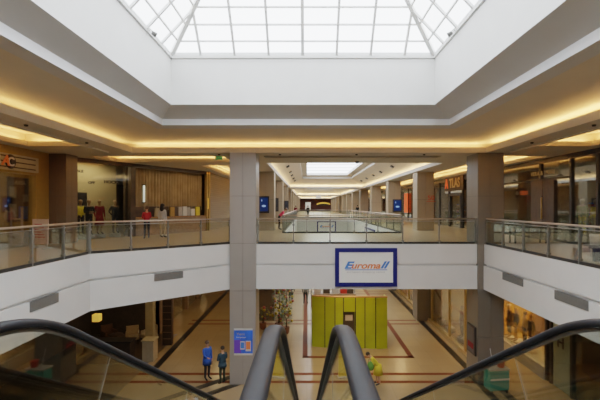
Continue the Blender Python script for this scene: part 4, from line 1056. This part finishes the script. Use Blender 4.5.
for k in range(9):
    g_=thing('hanging_garment','garment on a hanger on the chrome rack in the lit lower right shop','clothes',(13.2,20.2-.72+.18*k,.62),PI/2,'garments on the chrome rack')
    MB().prism([(-.03,-.2),(.03,-.2),(.03,.2),(-.03,.2)],0,.85).build('cloth',M[gm[k]],g_,.02); MB().tube([(0,-.15,.85),(0,0,.92),(0,.15,.85)],.008,6).tube([(0,0,.92),(0,0,.985)],.006,6).build('hanger',M['dark'],g_)
# lower corridor right shop window contents
for i,(px,tp,bt,lb) in enumerate(((450,'cgold','cdark','mannequin in golden coat in the lower corridor window left of the right column'),(441,'cbeige','cbrown','mannequin in beige coat in the lower corridor window, farther from the column'),(462,'cbrown','cdark','mannequin in brown in the lower corridor window against the column'))):
    X=8.72; mannequin(lb,(X,Yx(px,X),0),PI/2,tp,bt,1.75,'short',M['brhair'],.3,'lower corridor mannequins')
t=thing('window_banner','pale diagonal striped banner inside the lower corridor window','banner',(8.5,Yx(437,8.5),.6),-PI/2)
MB().box(-.8,.8,0,.03,0,2.6).build('banner_sheet',M['pod'],t); MB().add([(-.8,-.01,1.6),(.8,-.01,1.0),(.8,-.01,1.25),(-.8,-.01,1.85)],[(0,1,2,3)]).build('stripe',M['cbrown'],t); MB().cyl(-.7,.015,-.6,0,.02,6).cyl(.7,.015,-.6,0,.02,6).build('stand',M['dark'],t)
# lower left corridor shop displays
for i,(yy,m,lb) in enumerate(((28.6,'clgreen','green'),(32.2,'ltorange','orange'),(36,'ltgreyp','pale grey'))):
    t=thing('display_case',lb+' display case inside the lower left corridor shops','display case',(-9.9,yy,0))
    MB().box(-.3,.3,-.9,.9,0,.9).build('cabinet',M['midwood'],t); MB().box(-.26,.26,-.85,.85,.9,2.3).build('backdrop',M[m],t); MB().box(-.3,.3,-.9,.9,2.3,2.36).build('top',M['darkwood'],t)
t=thing('notice_case','dark notice panels with dim red picture inside the lower right dim shop','poster',(11.3,14.9,.6),-PI/2)
MB().box(-.6,.6,0,.05,0,2.0).build('panel',M['posterd'],t); MB().box(-.4,.4,-.01,0,1.0,1.6).build('picture',M['cred'],t); MB().cyl(-.5,.02,-.6,0,.02,6).cyl(.5,.02,-.6,0,.02,6).build('stand',M['dark'],t)

# ================================================================= shop lamps and added fill lights
LW=(1.0,0.66,0.30)
for X,Y,pw in ((-10,6,15),(-10,14,18),(-10,21,22),(-6,28,40),(-6,40,60),(-5,52,150),(10,24,0),(6.9,30,60),(6.9,40,90),(6.9,50,90),(9.2,13,30),(9.2,20,20)):
    if pw: area('downlight',(X,Y,LC-.03),.6,.6,pw,LW,(0,0,0))  # added warm fill under the lower ceilings, no real fittings
for X,Y,pw in ((2.2,20,140),(2.2,23,140),(-5.5,20.5,35),(-6.5,23.5,22)): area('downlight',(X,Y,LC-.03),1.2,.5,pw,WARM2,(0,0,0))  # more added fill, under the bridge and beside the cafe
for Y in (19.2,21.2): area('shop_fill_lamp',(12.6,Y,LC-.05),.8,.8,420,(1,.55,.2),(0,0,0))
for Y in (21,24.5,30,36,45): area('shop_fill_lamp',(9.8,Y,LC-.05),.8,.8,120,(1,.6,.25),(0,0,0))
for Y in (29,36,45): area('shop_fill_lamp',(-11,Y,LC-.05),.8,.8,60,(1,.65,.3),(0,0,0))
for Y in (12,15.5): area('shop_fill_lamp',(-13.5,Y,UC-.05),.8,.8,45,(1,.68,.3),(0,0,0))  # unseen lamps added to yellow the ochre shop
q=dpt(1.8,.8,UC-.08); area('shop_fill_lamp',q,2.2,.5,75,(1,.75,.42),(0,0,DANG)); q=dpt(6.4,-.9,UC-.03); area('shop_fill_lamp',q,5.0,.3,50,(1,.75,.42),(0,0,DANG))  # lamps added to brighten the tan display wall and the drape
for Y in (14.8,20,26.5,32,40,48,65,80,100): area('shop_fill_lamp',(13.6,Y,UC-.05),.8,.8,26,(1,.7,.38),(0,0,0))
for Y in (70,100,125): area('downlight',(2.5,Y+4,UC-.2),3,.8,10,WARM2,(0,0,0))  # weak fill added along the far corridor

# ================================================================= world and camera
w=bpy.data.worlds.new('overcast'); bpy.context.scene.world=w; w.use_nodes=True
nt=w.node_tree; bg=nt.nodes['Background']; bg.inputs['Color'].default_value=(0.93,0.965,1.0,1); bg.inputs['Strength'].default_value=9.0
cam=bpy.data.cameras.new('camera'); co=bpy.data.objects.new('camera',cam); C.objects.link(co); bpy.context.scene.camera=co
co.location=(0,0,EY); co.rotation_euler=(PI/2,0,0); cam.sensor_width=36; cam.lens=F/600*36; cam.clip_start=.05; cam.clip_end=400
cam.shift_x=-(CX-300)/600; cam.shift_y=(CY-200)/600
sc=bpy.context.scene
sc.view_settings.view_transform='Filmic'; sc.view_settings.look='None'; sc.view_settings.exposure=-0.55; sc.view_settings.gamma=1
sc.cycles.use_denoising=True; sc.cycles.max_bounces=10; sc.cycles.diffuse_bounces=6; sc.cycles.transparent_max_bounces=24; sc.cycles.sample_clamp_indirect=6
